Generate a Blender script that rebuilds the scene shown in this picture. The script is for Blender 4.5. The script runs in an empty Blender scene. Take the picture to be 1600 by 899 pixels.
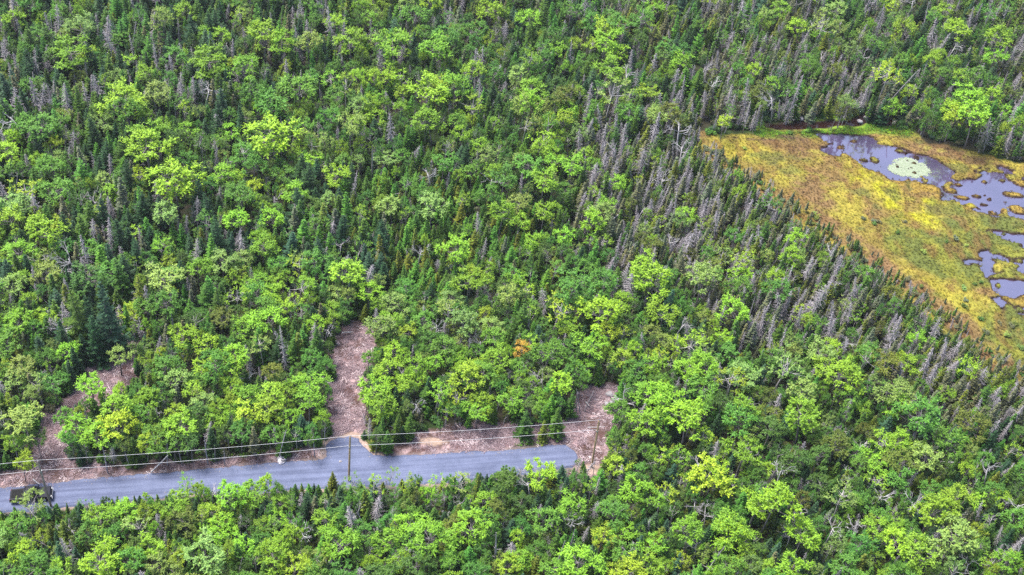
import bpy, math, random
import numpy as np
from mathutils import Vector, Matrix

random.seed(7); RS = np.random.RandomState(11)
sc = bpy.context.scene
COL = sc.collection

# ------------------------------------------------------------------ camera
F, CX, CY = 2000.0, 800.0, 449.5          # focal length in pixels of the 1600 px wide photo
H_CAM = 152.0
dn = Vector((-270.0, 2150.0, F)).normalized()   # straight down, in (x right, y down, z forward)
up_c = -dn
fw = Vector((0, 0, 1)); fw = (fw - up_c * fw.dot(up_c)).normalized()
rt = fw.cross(up_c)
if rt.x < 0: rt = -rt
def cam2world(v):  return Vector((v.dot(rt), v.dot(fw), v.dot(up_c)))
X = cam2world(Vector((1, 0, 0))); Y = cam2world(Vector((0, -1, 0))); Z = cam2world(Vector((0, 0, -1)))
M = Matrix((( X.x, Y.x, Z.x, 0), (X.y, Y.y, Z.y, 0), (X.z, Y.z, Z.z, H_CAM), (0, 0, 0, 1)))
cd = bpy.data.cameras.new('camera'); cam = bpy.data.objects.new('camera', cd); COL.objects.link(cam)
cam.matrix_world = M
cd.sensor_width = 36.0; cd.lens = F / 1600 * 36; cd.clip_start = 1; cd.clip_end = 6000
sc.camera = cam
R3 = np.array(M.to_3x3()); CO = np.array([0, 0, H_CAM])
def P(px, py, z=0.0):
    """the point at height z that shows at this place of the photograph"""
    d = R3 @ np.array([(px - CX) / F, -(py - CY) / F, -1.0])
    t = (z - H_CAM) / d[2]
    return CO + d * t
def proj(p):
    q = (np.asarray(p, float) - CO) @ R3
    return CX + F * q[..., 0] / -q[..., 2], CY - F * q[..., 1] / -q[..., 2]
def scale_at(p):
    q = (np.asarray(p, float) - CO) @ R3
    return F / -q[..., 2]
def poly(s, z=0.0, ox=0, oy=0, k=1.0):
    a = [float(t) for t in s.replace(',', ' ').split()]
    return np.array([P(ox + a[i] / k, oy + a[i + 1] / k, z)[:2] for i in range(0, len(a), 2)])
def ipoly(s, ox=0, oy=0, k=1.0):
    a = [float(t) for t in s.replace(',', ' ').split()]
    return np.array([(ox + a[i] / k, oy + a[i + 1] / k) for i in range(0, len(a), 2)])

# ------------------------------------------------------------------ sky, sun, exposure
SUN_EL, SUN_AZ = 66.0, -70.0          # azimuth measured from +Y (into the picture), clockwise
w = bpy.data.worlds.new('World'); sc.world = w; w.use_nodes = True
nt = w.node_tree; nt.nodes.clear()
sky = nt.nodes.new('ShaderNodeTexSky'); sky.sky_type = 'NISHITA'; sky.sun_disc = False
sky.sun_elevation = math.radians(SUN_EL); sky.sun_rotation = math.radians(SUN_AZ)
sky.air_density = 1.0; sky.dust_density = 3.0; sky.ozone_density = 1.2
bg = nt.nodes.new('ShaderNodeBackground'); bg.inputs[1].default_value = 0.12
ow = nt.nodes.new('ShaderNodeOutputWorld')
nt.links.new(sky.outputs[0], bg.inputs[0]); nt.links.new(bg.outputs[0], ow.inputs[0])
sl = bpy.data.lights.new('sun', 'SUN'); sl.energy = 3.0; sl.angle = math.radians(22); sl.color = (1.0, .965, .92)
sun = bpy.data.objects.new('sun', sl); COL.objects.link(sun)
sd = Vector((math.sin(math.radians(SUN_AZ)) * math.cos(math.radians(SUN_EL)), math.cos(math.radians(SUN_AZ)) * math.cos(math.radians(SUN_EL)), math.sin(math.radians(SUN_EL))))
sun.rotation_euler = sd.to_track_quat('Z', 'Y').to_euler()
sc.view_settings.view_transform = 'Standard'; sc.view_settings.look = 'None'
sc.view_settings.exposure = 1.53; sc.view_settings.gamma = 1.0; sc.view_settings.use_curve_mapping = False
sc.cycles.max_bounces = 6; sc.cycles.diffuse_bounces = 3; sc.cycles.glossy_bounces = 2; sc.cycles.transmission_bounces = 3
sc.cycles.use_denoising = False

# ------------------------------------------------------------------ materials
def mat(name):
    m = bpy.data.materials.new(name); m.use_nodes = True; n = m.node_tree; n.nodes.clear()
    o = n.nodes.new('ShaderNodeOutputMaterial'); b = n.nodes.new('ShaderNodeBsdfPrincipled')
    n.links.new(b.outputs[0], o.inputs[0]); b.inputs['Specular IOR Level'].default_value = .25
    return m, n, b, o
def noise(n, scale, detail=4, rough=.55, vec=None):
    t = n.nodes.new('ShaderNodeTexNoise'); t.inputs['Scale'].default_value = scale
    t.inputs['Detail'].default_value = detail; t.inputs['Roughness'].default_value = rough
    if vec is not None: n.links.new(vec, t.inputs['Vector'])
    return t
def ramp(n, src, stops):
    r = n.nodes.new('ShaderNodeValToRGB'); e = r.color_ramp.elements
    while len(e) < len(stops): e.new(.5)
    for el, (p, c) in zip(e, stops): el.position = p; el.color = (*c, 1) if len(c) == 3 else c
    n.links.new(src, r.inputs[0]); return r
def mix(n, mode, fac, a, b):
    x = n.nodes.new('ShaderNodeMix'); x.data_type = 'RGBA'; x.blend_type = mode
    for sock, v in ((x.inputs[0], fac), (x.inputs[6], a), (x.inputs[7], b)):
        if hasattr(v, 'links'): n.links.new(v, sock)
        else: sock.default_value = v if not isinstance(v, tuple) else (*v, 1)
    return x.outputs[2]
def objcoord(n): return n.nodes.new('ShaderNodeTexCoord').outputs['Object']
def simple(name, stops, scale=3, rough=.8, bump=0, spec=.25, metal=0):
    m, n, b, o = mat(name); oc = objcoord(n); t = noise(n, scale, 5, .6, oc)
    r = ramp(n, t.outputs[0], stops); n.links.new(r.outputs[0], b.inputs['Base Color'])
    b.inputs['Roughness'].default_value = rough; b.inputs['Specular IOR Level'].default_value = spec; b.inputs['Metallic'].default_value = metal
    if bump:
        bp = n.nodes.new('ShaderNodeBump'); bp.inputs['Strength'].default_value = bump; bp.inputs['Distance'].default_value = .1
        n.links.new(t.outputs[0], bp.inputs['Height']); n.links.new(bp.outputs[0], b.inputs['Normal'])
    return m
def foliage(name, trans=.27, rough=.55, lo=.62, hi=1.3, spec=.3):
    """leaf colour: the tree's own tint, varied from leaf to leaf"""
    m, n, b, o = mat(name)
    a = n.nodes.new('ShaderNodeAttribute'); a.attribute_type = 'INSTANCER'; a.attribute_name = 'tint'
    g = n.nodes.new('ShaderNodeNewGeometry')
    r = ramp(n, g.outputs['Random Per Island'], [(0, (lo * .95, lo, lo * 1.1)), (.6, (1, 1, 1)), (1, (hi * 1.12, hi, hi * .8))])
    c = mix(n, 'MULTIPLY', 1.0, a.outputs['Color'], r.outputs[0])
    n.links.new(c, b.inputs['Base Color']); b.inputs['Roughness'].default_value = rough; b.inputs['Specular IOR Level'].default_value = spec
    t = n.nodes.new('ShaderNodeBsdfTranslucent')
    c2 = mix(n, 'MULTIPLY', 1.0, c, (1.15, 1.1, .6)); n.links.new(c2, t.inputs[0])
    ms = n.nodes.new('ShaderNodeMixShader'); ms.inputs[0].default_value = trans
    n.links.new(b.outputs[0], ms.inputs[1]); n.links.new(t.outputs[0], ms.inputs[2]); n.links.new(ms.outputs[0], o.inputs[0])
    return m
M_LEAF = foliage('maple_leaf'); M_NEEDLE = foliage('spruce_needle', .18, .6, .6, 1.35, .2)
M_BARK = simple('grey_bark', [(.3, (.10, .085, .08)), (.7, (.26, .24, .235))], 2.5, .9)
M_SBARK = simple('spruce_bark', [(.3, (.06, .045, .04)), (.7, (.17, .14, .135))], 2.5, .9)
M_PALE = simple('pale_bark', [(.35, (.22, .2, .19)), (.65, (.5, .47, .45))], 3.5, .85)
M_DEAD = simple('bleached_wood', [(.3, (.19, .17, .18)), (.7, (.36, .335, .35))], 1.2, .95)
M_DEADW = simple('white_weathered_wood', [(.3, (.25, .235, .24)), (.7, (.48, .46, .465))], 2, .9)
M_SLASH = simple('slash_sticks', [(.25, (.13, .085, .09)), (.5, (.25, .18, .195)), (.8, (.55, .46, .48))], .35, .95)
M_CHIP = simple('fresh_wood_chips', [(.3, (.5, .39, .4)), (.7, (.8, .7, .7))], .5, .9)
M_ROCK = simple('pale_granite', [(.3, (.13, .12, .125)), (.7, (.34, .32, .33))], 1.6, .9, .4)
M_ROCKW = simple('mottled_boulder', [(.40, (.03, .03, .035)), (.5, (.5, .47, .5)), (.65, (.75, .72, .76))], 1.7, .85, .4)
M_POLE = simple('new_pole_wood', [(.3, (.30, .20, .11)), (.7, (.47, .33, .18))], 2.5, .85)
M_POLEG = simple('weathered_pole_wood', [(.3, (.20, .16, .13)), (.7, (.34, .28, .24))], 2.5, .85)
M_WIRE = simple('aluminium_wire', [(.3, (.5, .5, .52)), (.7, (.66, .66, .68))], 2, .7, 0, .3)
M_METAL = simple('galvanised_metal', [(.3, (.3, .3, .31)), (.7, (.45, .45, .46))], 5, .45, 0, .5, .6)

# ------------------------------------------------------------------ mesh helpers
class MB:
    def __init__(s): s.v = []; s.f = []; s.m = []; s.n = 0
    def add(s, vs, fs, mi=0):
        s.v.extend(vs); k = s.n
        s.f.extend([tuple(i + k for i in f) for f in fs]); s.m.extend([mi] * len(fs)); s.n += len(vs)
    def merge(s, o, mi): s.add(o.v, o.f, mi)
    def tube(s, pts, rad, seg=5, mi=0, cap=True):
        pts = [Vector(p) for p in pts]; vs = []; fs = []
        for i, p in enumerate(pts):
            d = (pts[min(i + 1, len(pts) - 1)] - pts[max(i - 1, 0)]).normalized()
            a = d.orthogonal().normalized(); b = d.cross(a)
            if i and pa.dot(a) < .99:
                a = (pa - d * pa.dot(d)).normalized(); b = d.cross(a)
            pa = a
            for k in range(seg):
                t = 2 * math.pi * k / seg
                vs.append(p + (a * math.cos(t) + b * math.sin(t)) * rad[i])
        for i in range(len(pts) - 1):
            for k in range(seg):
                fs.append((i * seg + k, i * seg + (k + 1) % seg, (i + 1) * seg + (k + 1) % seg, (i + 1) * seg + k))
        if cap: fs.append(tuple(range((len(pts) - 1) * seg, len(pts) * seg))); fs.append(tuple(range(seg - 1, -1, -1)))
        s.add(vs, fs, mi)
    def box(s, c, size, rz=0, mi=0, taper=1.0):
        cx, cy, cz = c; a, b, h = (q / 2 for q in size); co, si = math.cos(rz), math.sin(rz); vs = []
        for dz, t in ((-h, 1), (h, taper)):
            for x, y in ((-a, -b), (a, -b), (a, b), (-a, b)):
                x *= t; y *= t; vs.append(Vector((cx + x * co - y * si, cy + x * si + y * co, cz + dz)))
        s.add(vs, [(3, 2, 1, 0), (4, 5, 6, 7), (0, 1, 5, 4), (1, 2, 6, 5), (2, 3, 7, 6), (3, 0, 4, 7)], mi)
    def mesh(s, name, mats, smooth=False):
        me = bpy.data.meshes.new(name); me.from_pydata([tuple(v) for v in s.v], [], s.f)
        for m in mats: me.materials.append(m)
        me.polygons.foreach_set('material_index', s.m)
        if smooth: me.polygons.foreach_set('use_smooth', [True] * len(s.f))
        me.update(); return me
def tag(o, label=None, cat=None, group=None, kind=None):
    if label: o['label'] = label
    if cat: o['category'] = cat
    if group: o['group'] = group
    if kind: o['kind'] = kind
    return o
def link(name, data, parent=None, loc=(0, 0, 0), rz=0):
    o = bpy.data.objects.new(name, data); COL.objects.link(o); o.location = loc; o.rotation_euler = (0, 0, rz)
    if parent: o.parent = parent
    return o
rnd = random.random
def uni(a, b): return a + (b - a) * random.random()
def rdir(zmin=-1):
    while 1:
        v = Vector((uni(-1, 1), uni(-1, 1), uni(-1, 1)))
        if .05 < v.length < 1: 
            v.normalize()
            if v.z >= zmin: return v
def leafquad(mb, c, nrm, size, mi=0):
    a = nrm.orthogonal().normalized(); b = nrm.cross(a); t = rnd() * 6.28
    u = (a * math.cos(t) + b * math.sin(t)) * size * .62; v = nrm.cross(u) * .62
    mb.add([c - u, c + v * .9 - u * .1, c + u * 1.0, c - v * .9 + u * .1], [(0, 1, 2, 3)], mi)

# ------------------------------------------------------------------ tree models; each returns (trunk MB, crown MB)
def make_maple(H=8.0, R=2.4, ncl=26, nl=74, leaf=.30, flat=.75, sparse=0.0, lean=.5):
    tr, cr = MB(), MB()
    lx, ly = uni(-lean, lean), uni(-lean, lean); zc = H - R * flat * .95
    top = Vector((lx, ly, H - .8))
    st = [Vector((0, 0, -.2)), Vector((lx * .25 + uni(-.1, .1), ly * .25, H * .3)), Vector((lx * .6 + uni(-.15, .15), ly * .6, H * .58)), top]
    tr.tube(st, [.15, .11, .08, .03], 5)
    if rnd() < .5:
        b = Vector((uni(-.4, .4), uni(-.4, .4), -.2)); tr.tube([b, b * .4 + Vector((lx * .8, ly * .8, H * .45)), top + Vector((uni(-.8, .8), uni(-.8, .8), -.4))], [.1, .07, .03], 4)
    cls = []
    tries = 0
    while len(cls) < ncl and tries < 900:
        tries += 1
        d = rdir(-.45); rr = uni(.45, 1.0) ** .55
        irr = 1 + .30 * math.sin(3 * math.atan2(d.y, d.x) + lx * 9) + .18 * math.sin(5 * math.atan2(d.y, d.x) + ly * 9) + uni(-.15, .15)
        c = Vector((lx + d.x * R * rr * irr * (1 - .18 * max(0, -d.z)), ly + d.y * R * rr * irr, zc + d.z * R * flat * rr))
        c.z += uni(-.12, .16) * R
        if all((c - q).length > R * .29 for q, _ in cls): cls.append((c, uni(.20, .40) * R))
    for c, cr_ in cls:
        if rnd() < .8:
            k = uni(.35, .85); base = st[1].lerp(st[3], k)
            midp = base.lerp(c, .5) + Vector((uni(-.15, .15), uni(-.15, .15), -.15))
            tr.tube([base, midp, c - Vector((0, 0, cr_ * .2))], [.055, .04, .018], 3, cap=False)
        out = (c - Vector((lx, ly, zc))).normalized(); thin = 1 - sparse * rnd()
        for _ in range(int(nl / 7 * thin)):
            d = (rdir(-.25) + out * .45 + Vector((0, 0, .15))).normalized(); L = cr_ * uni(.6, 1.5)
            if d.z < 0: L *= .8
            m = int(uni(6, 11))
            for q in range(m):
                f = (q + 1.2) / (m + .2)
                p = c + d * L * f + rdir() * leaf * (.55 - .25 * f) - Vector((0, 0, L * .12 * f * f))
                nr = (d * .25 + Vector((0, 0, .85)) + rdir() * .5).normalized()
                leafquad(cr, p, nr, leaf * uni(.75, 1.3) * (1.15 - .3 * f))
    return tr, cr
def make_spruce(H=7.0, R=1.35, levels=19, per=8, sparse=0.0, low=.08, thick=1.0):
    tr, cr = MB(), MB()
    tr.tube([(0, 0, -.2), (0, 0, H * .55), (uni(-.06, .06), uni(-.06, .06), H)], [.12, .07, .015], 5)
    cr.tube([(0, 0, H * .9), (0, 0, H * 1.02)], [.05, .012], 3)
    for i in range(levels):
        t = i / (levels - 1); z = H * (low + (0.985 - low) * t)
        L = R * (1 - t) ** .82 * uni(.85, 1.12) + .07
        n = max(4, int(per * (1 - t * .45)))
        a0 = rnd() * 6.28
        for k in range(n):
            if rnd() < sparse * (1 - t * .7): continue
            a = a0 + 6.283 * k / n + uni(-.22, .22); l = L * uni(.72, 1.18)
            d = Vector((math.cos(a), math.sin(a), 0)); s = Vector((-d.y, d.x, 0))
            droop = -.28 + .5 * t
            zz = z + uni(-.1, .1)
            ns = max(3, int(l / .19))
            for j in range(ns):
                f = (j + .6) / ns
                c = Vector((0, 0, zz)) + d * (l * f) + Vector((0, 0, l * (droop * f + .22 * f * f)))
                wd = (.30 * l * (1 - f * .75) + .07) * thick
                for sg in (-1, 1):
                    e = c + s * sg * wd * uni(.8, 1.25) + d * wd * .7 + Vector((0, 0, uni(-.12, .03)))
                    g = d * .13 * thick + Vector((0, 0, uni(-.02, .05)))
                    cr.add([c - g * .6, c + g, e + g * .4, e - g * .5], [(0, 1, 2, 3)])
            tip = Vector((0, 0, zz)) + d * l * 1.08 + Vector((0, 0, l * (droop + .24)))
            b = Vector((0, 0, zz)) + d * l * .5 + Vector((0, 0, l * (droop * .5 + .06)))
            cr.add([b - s * .1, b + s * .1, tip + s * .03, tip - s * .03], [(0, 1, 2, 3)])
    return tr, cr
def twig(mb, a, b, r, r2=.008): mb.tube([a, b], [r, r2], 3, cap=False)
def make_dead_spruce(H=8.0, R=1.2, levels=20, per=7, fuzz=1.0, low=.12):
    tr, cr = MB(), MB()
    tr.tube([(0, 0, -.2), (uni(-.1, .1), uni(-.1, .1), H * .5), (uni(-.15, .15), uni(-.15, .15), H)], [.13, .085, .02], 5)
    for i in range(levels):
        t = i / (levels - 1); z = H * (low + (.97 - low) * t); L = R * (1 - t) ** .6 * uni(.7, 1.15) + .1
        a0 = rnd() * 6.28
        for k in range(per):
            if rnd() < .12: continue
            a = a0 + 6.283 * k / per + uni(-.3, .3); l = L * uni(.5, 1.2)
            d = Vector((math.cos(a), math.sin(a), uni(-.45, .1)))
            p0 = Vector((0, 0, z + uni(-.12, .12))); p1 = p0 + d * l
            p1.z -= .1 * l
            twig(cr, p0, p1, .034, .014)
            for _ in range(int(4 * fuzz)):
                f = uni(.25, 1); q = p0.lerp(p1, f)
                e = q + Vector((uni(-.3, .3), uni(-.3, .3), uni(-.34, .1))) * (.5 + .5 * (1 - t))
                twig(cr, q, e, .022, .010)
    return tr, cr
def make_black_spruce(H=7.0, R=.85):
    tr, cr = make_spruce(H, R, 17, 7, .28, .30, 1.25)
    dd = MB()
    for i in range(60):
        z = uni(.12, .75) * H; a = rnd() * 6.28; l = uni(.3, 1.0) * R * 1.1
        twig(dd, Vector((0, 0, z)), Vector((math.cos(a) * l, math.sin(a) * l, z - uni(0, .45))), .028, .012)
    tr.merge(dd, 0)
    return tr, cr
def make_bare(H=7.0, R=1.6):
    """a dead broadleaf: forked bleached limbs"""
    tr, cr = MB(), MB(); lx, ly = uni(-.9, .9), uni(-.9, .9)
    a = Vector((lx * .3, ly * .3, H * .4)); b = Vector((lx, ly, H * .72))
    tr.tube([(0, 0, -.2), a, b], [.12, .1, .06], 5)
    def grow(p, d, L, r, dep):
        q = p + d * L; m = p.lerp(q, .5) + rdir() * L * .08
        cr.tube([p, m, q], [r, r * .8, r * .55], 3, cap=False)
        if dep > 0:
            for _ in range(random.choice((2, 3, 3))):
                nd = (d + rdir() * .75).normalized(); nd.z += .05
                grow(p.lerp(q, uni(.55, 1)), nd, L * uni(.5, .75), r * .6, dep - 1)
    for _ in range(5):
        k = uni(.45, 1); d = Vector((uni(-1, 1), uni(-1, 1), uni(.2, .95))).normalized()
        grow(a.lerp(b, k), d, R * uni(.5, .9), .055, 3)
    return tr, cr
def make_snag(H=6.0, bend=.5):
    tr, cr = MB(), MB(); lx, ly = uni(-bend, bend), uni(-bend, bend)
    tr.tube([(0, 0, -.2), (lx * .5, ly * .4, H * .5), (lx, ly, H)], [.11, .085, .035], 5)
    for _ in range(6):
        t = uni(.35, .97); p = Vector((lx * t, ly * t, H * t)); d = Vector((uni(-1, 1), uni(-1, 1), uni(-.1, .7))).normalized()
        twig(cr, p, p + d * uni(.15, .5), .028, .012)
    return tr, cr
def make_shrub(R=.8, H=.9, n=230, leaf=.2):
    tr, cr = MB(), MB()
    for _ in range(5):
        a = rnd() * 6.28; tr.tube([(0, 0, -.1), (math.cos(a) * R * .3, math.sin(a) * R * .3, H * .5), (math.cos(a) * R * .6, math.sin(a) * R * .6, H * .8)], [.03, .02, .01], 3)
    subs = [(Vector((uni(-.6, .6) * R, uni(-.6, .6) * R, uni(.35, .7) * H)), uni(.3, .5)) for _ in range(7)]
    for _ in range(n):
        c, r = random.choice(subs); d = rdir(-.4)
        leafquad(cr, c + Vector((d.x * r * R, d.y * r * R, d.z * r * H)) * uni(.6, 1), (d * .6 + Vector((0, 0, .7)) + rdir() * .5).normalized(), leaf * uni(.7, 1.3))
    return tr, cr

KINDS = {}
def model(kind, fn, n, mats):
    """n variants of a kind: separate trunk and crown meshes, plus one joined mesh for the mass of far trees"""
    out = []; lib = bpy.data.collections.new('library_' + kind)
    for i in range(n):
        tr, cr = fn(i)
        tm = tr.mesh(kind + '_trunk', [mats[0]], True); cm = cr.mesh(kind + '_crown', [mats[1]])
        j = MB(); j.merge(tr, 0); j.merge(cr, 1)
        jo = bpy.data.objects.new('%s_source_%02d' % (kind, i), j.mesh(kind + '_joined', mats)); lib.objects.link(jo)
        out.append((tm, cm))
    KINDS[kind] = dict(v=out, lib=lib)
model('maple_tree', lambda i: make_maple(8, 2.4, [26, 30, 22, 28, 24, 30, 19, 24][i], [120, 104, 130, 112, 120, 100, 130, 108][i], .225, [.72, .8, .62, .95, .7, .85, .66, 1.05][i]), 8, (M_BARK, M_LEAF))
model('birch_tree', lambda i: make_maple(8.5, 2.1, [20, 17, 22, 16][i], [84, 74, 92, 68][i], .19, [1.0, 1.15, .85, 1.1][i], .55, .8), 4, (M_PALE, M_LEAF))
model('spruce_tree', lambda i: make_spruce(7, [1.7, 1.45, 1.9, 1.3, 1.8, 1.6, 2.1, 1.2][i], [18, 18, 17, 19, 16, 18, 14, 20][i], 9, [.05, .15, .05, .3, .1, .35, .2, .45][i]), 8, (M_SBARK, M_NEEDLE))
model('black_spruce', lambda i: make_black_spruce(7, [.85, .7, .95, .8][i]), 4, (M_DEAD, M_NEEDLE))
model('dead_spruce', lambda i: make_dead_spruce(8, [1.15, .95, 1.5, .8, 1.1, 1.7, .6][i], [21, 18, 20, 22, 15, 12, 16][i], [7, 6, 7, 7, 6, 8, 5][i], [1.1, .8, 1.3, 1.0, .7, 1.2, .5][i], [.12, .3, .1, .15, .45, .3, .25][i]), 7, (M_DEAD, M_DEAD))
model('bare_tree', lambda i: make_bare(7, [1.7, 1.4, 2.0, 1.6][i]), 4, (M_DEADW, M_DEADW))
model('tree_snag', lambda i: make_snag(6, (.6, 1.5, .9, .3)[i]), 4, (M_DEAD, M_DEAD))
model('shrub', lambda i: make_shrub(), 4, (M_SBARK, M_LEAF))

TINT = dict(L=(.205, .390, .023), G=(.105, .255, .028), E=(.080, .225, .028), K=(.026, .072, .024), T=(.046, .105, .052),
            O=(.120, .165, .020), Y=(.262, .415, .026), P=(.215, .330, .070), N=(.066, .145, .020), U=(.125, .145, .075), R=(.50, .34, .05), B=(.14, .1, .1))
def tint(c, j=.2):
    r, g, b = TINT[c]; k = uni(1 - j, 1 + j); h = uni(-j, j) * .7
    return (r * k * (1 + h), g * k, b * k * (1 - h))

# ------------------------------------------------------------------ outlines read off the photograph (ground positions)
def inpoly(pts, pg):
    x, y = pts[..., 0], pts[..., 1]; ins = np.zeros(x.shape, bool); n = len(pg); j = n - 1
    for i in range(n):
        xi, yi = pg[i]; xj, yj = pg[j]
        c = ((yi > y) != (yj > y)) & (x < (xj - xi) * (y - yi) / (yj - yi + 1e-12) + xi)
        ins ^= c; j = i
    return ins
def pdist(pts, pg):
    """distance to the outline, negative inside"""
    d = np.full(pts.shape[:-1], 1e9); n = len(pg)
    for i in range(n):
        a = pg[i]; b = pg[(i + 1) % n]; ab = b - a; L = (ab ** 2).sum() + 1e-12
        t = np.clip(((pts - a) @ ab) / L, 0, 1); q = pts - a - t[..., None] * ab
        d = np.minimum(d, np.sqrt((q ** 2).sum(-1)))
    return np.where(inpoly(pts, pg), -d, d)
S_ROAD = "-80 773 0 765 75 757 150 749 260 740 380 729 440 724 505 720 512 714 511 697 516 690 530 686 545 684 558 687 566 698 574 708 588 714 640 714 700 709 770 706 840 701 862 697 882 697 896 705 901 716 893 729 830 739 760 746 700 753 620 757 545 760 475 763 400 769 300 771 200 783 100 791 60 796 0 800 -80 806"
S_SAND = "498 730 503 705 504 692 513 685 530 681 546 679 562 682 572 692 580 704 600 712 600 722 500 735"
S_D1 = "-60 778 -60 755 0 742 50 732 62 705 70 655 95 630 135 592 140 560 165 535 200 522 214 545 212 590 190 625 118 652 98 695 112 730 150 732 300 720 420 710 505 700 508 722 440 730 260 748 75 766"
S_D2 = "508 722 511 640 513 590 524 535 534 508 560 502 580 502 582 515 573 560 564 640 563 690 588 712"
S_D3 = "586 718 612 700 632 686 650 678 700 668 780 664 840 668 868 664 888 650 898 622 915 600 958 600 975 622 960 650 950 680 946 735 925 752 880 745 905 715 870 690 780 700 640 720"
S_BOG = "1088 205 1130 212 1180 207 1240 203 1300 203 1370 196 1425 207 1450 226 1510 236 1560 245 1640 262 1740 280 1740 680 1640 640 1590 600 1540 575 1505 545 1470 515 1430 485 1395 455 1355 425 1315 400 1275 372 1240 348 1205 322 1175 298 1150 274 1115 255 1085 235"
Z6 = dict(ox=1100, oy=150, k=3.2); Z7 = dict(ox=1250, oy=320, k=3.21); Z8 = dict(ox=1100, oy=120, k=4.571)
S_POND = "555 175 590 192 640 188 700 190 790 195 830 200 880 218 930 240 990 262 1040 285 1110 300 1160 320 1200 345 1255 375 1252 395 1300 408 1370 418 1395 405 1405 388 1362 377 1385 362 1440 370 1475 368 1490 352 1530 365 1560 378 1700 410 1700 640 1600 612 1540 598 1480 596 1440 592 1380 575 1330 558 1270 547 1215 532 1195 508 1190 485 1180 462 1130 437 1060 432 1010 428 960 418 930 408 900 385 850 365 800 350 770 335 740 310 690 300 640 290 590 270 583 258 622 250 607 225 572 195"
PONDS = [poly(S_POND, **Z6), poly("1420 672 1480 680 1540 690 1610 692 1700 700 1700 790 1600 752 1560 727 1500 710 1440 692", **Z6),
         poly("815 280 930 284 905 240 925 224 962 221 1010 245 1060 270 1130 272 1250 280 1250 400 1130 338 1080 312 1050 287 1000 262 950 255 985 290 1028 326 990 337 955 347 945 368 930 330 905 302 830 298", **Z7),
         poly("965 375 1030 372 1130 382 1250 390 1250 570 1130 547 1080 545 1020 520 985 480 948 450 950 430 975 420", **Z7)]
BROOK = [poly("480 342 540 348 640 335 680 312 710 312 760 335 850 325 920 310 990 328 1060 308 1100 290 1150 268 1200 235 1215 250 1160 305 1115 338 1070 342 1010 332 940 338 850 357 760 359 640 368 540 370 480 356", **Z8),
         poly("1280 308 1340 303 1335 330 1290 328", **Z8)]
ISL = [tuple(map(float, t.split())) for t in "755 222 25 9,975 272 30 11,855 315 26 18,805 322 28 10,972 352 12 8,1052 330 16 8,1048 376 16 8,1017 317 9 5,1110 456 80 24,1235 468 42 16,1290 502 46 14,1270 438 26 10,1405 430 18 9,1490 417 23 9,1370 498 30 10,1430 514 16 8,1545 490 58 18,1405 538 24 8,1495 575 22 8,1575 565 44 22,1540 400 34 22,1585 430 40 18,1405 490 10 5,1320 560 30 10,980 435 22 12,1060 475 22 10,1180 500 26 9,1240 425 9 4,1345 440 8 4,1460 455 10 4,1330 510 14 5,640 232 14 5".split(',')]
ISL_W = []
for (a, b, c, d) in ISL:
    p = P(1100 + a / 3.2, 150 + b / 3.2); q = P(1100 + (a + c) / 3.2, 150 + b / 3.2); r = P(1100 + a / 3.2, 150 + (b + d) / 3.2)
    ISL_W.append((p[:2], abs(q[0] - p[0]), np.hypot(*(r - p)[:2])))
PEN = [poly("985 443 1060 460 1140 432 1250 430 1250 500 1130 510 1065 512 1020 475", **Z7)]
LILY = ipoly("920 365 945 345 965 325 990 318 1020 312 1050 320 1085 335 1115 360 1122 380 1105 398 1060 408 1010 400 950 385", **Z6)
W_ROAD, W_SAND = poly(S_ROAD), poly(S_SAND); W_DEB = [poly(S_D1), poly(S_D2), poly(S_D3)]; W_BOG = poly(S_BOG)
W_PATH = poly("1345 303 1420 292 1500 278 1560 262 1560 285 1500 298 1420 318 1350 328", **Z8)

def vnoise(x, y, s, seed=0, oct=4):
    """value noise on arrays, 0..1"""
    out = 0; amp = 1; tot = 0
    for o in range(oct):
        u, v = x / s + seed * 17.3 + o * 31.7, y / s + seed * 5.1 + o * 11.9
        i, j = np.floor(u).astype(int), np.floor(v).astype(int); fu, fv = u - i, v - j
        fu = fu * fu * (3 - 2 * fu); fv = fv * fv * (3 - 2 * fv)
        def h(a, b):
            n = (a * 374761393 + b * 668265263 + seed * 144665) & 0x7fffffff
            n = ((n ^ (n >> 13)) * 1274126177) & 0x7fffffff
            return ((n ^ (n >> 16)) & 0xffff) / 65535.0
        q = (h(i, j) * (1 - fu) + h(i + 1, j) * fu) * (1 - fv) + (h(i, j + 1) * (1 - fu) + h(i + 1, j + 1) * fu) * fv
        out = out + q * amp; tot += amp; amp *= .5; s = s / 2
    return out / tot
def sm(a, b, x):
    t = np.clip((x - a) / (b - a), 0, 1); return t * t * (3 - 2 * t)

# ------------------------------------------------------------------ ground sheet
x0, x1, y0, y1, st = -125.0, 165.0, 75.0, 345.0, 0.42
gx = np.arange(x0, x1, st); gy = np.arange(y0, y1, st); NX, NY = len(gx), len(gy)
GX, GY = np.meshgrid(gx, gy); PT = np.stack([GX, GY], -1)
far = (GX.astype(bool) & False)
WX = GX + (vnoise(GX, GY, 3.5, 1, 4) - .5) * 3.4; WY = GY + (vnoise(GX, GY, 3.5, 2, 4) - .5) * 3.4   # ragged outlines
WP = np.stack([WX, WY], -1); WP2 = np.stack([GX + (WX - GX) * .35, GY + (WY - GY) * .35], -1); WP3 = np.stack([GX + (WX - GX) * .15, GY + (WY - GY) * .15], -1)
def near(pg, pad=6):
    return (GX > pg[:, 0].min() - pad) & (GX < pg[:, 0].max() + pad) & (GY > pg[:, 1].min() - pad) & (GY < pg[:, 1].max() + pad)
def pd(pg, W=WP, pad=6):
    out = np.full(GX.shape, 99.0); m = near(pg, pad); out[m] = pdist(W[m], pg); return out
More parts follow.
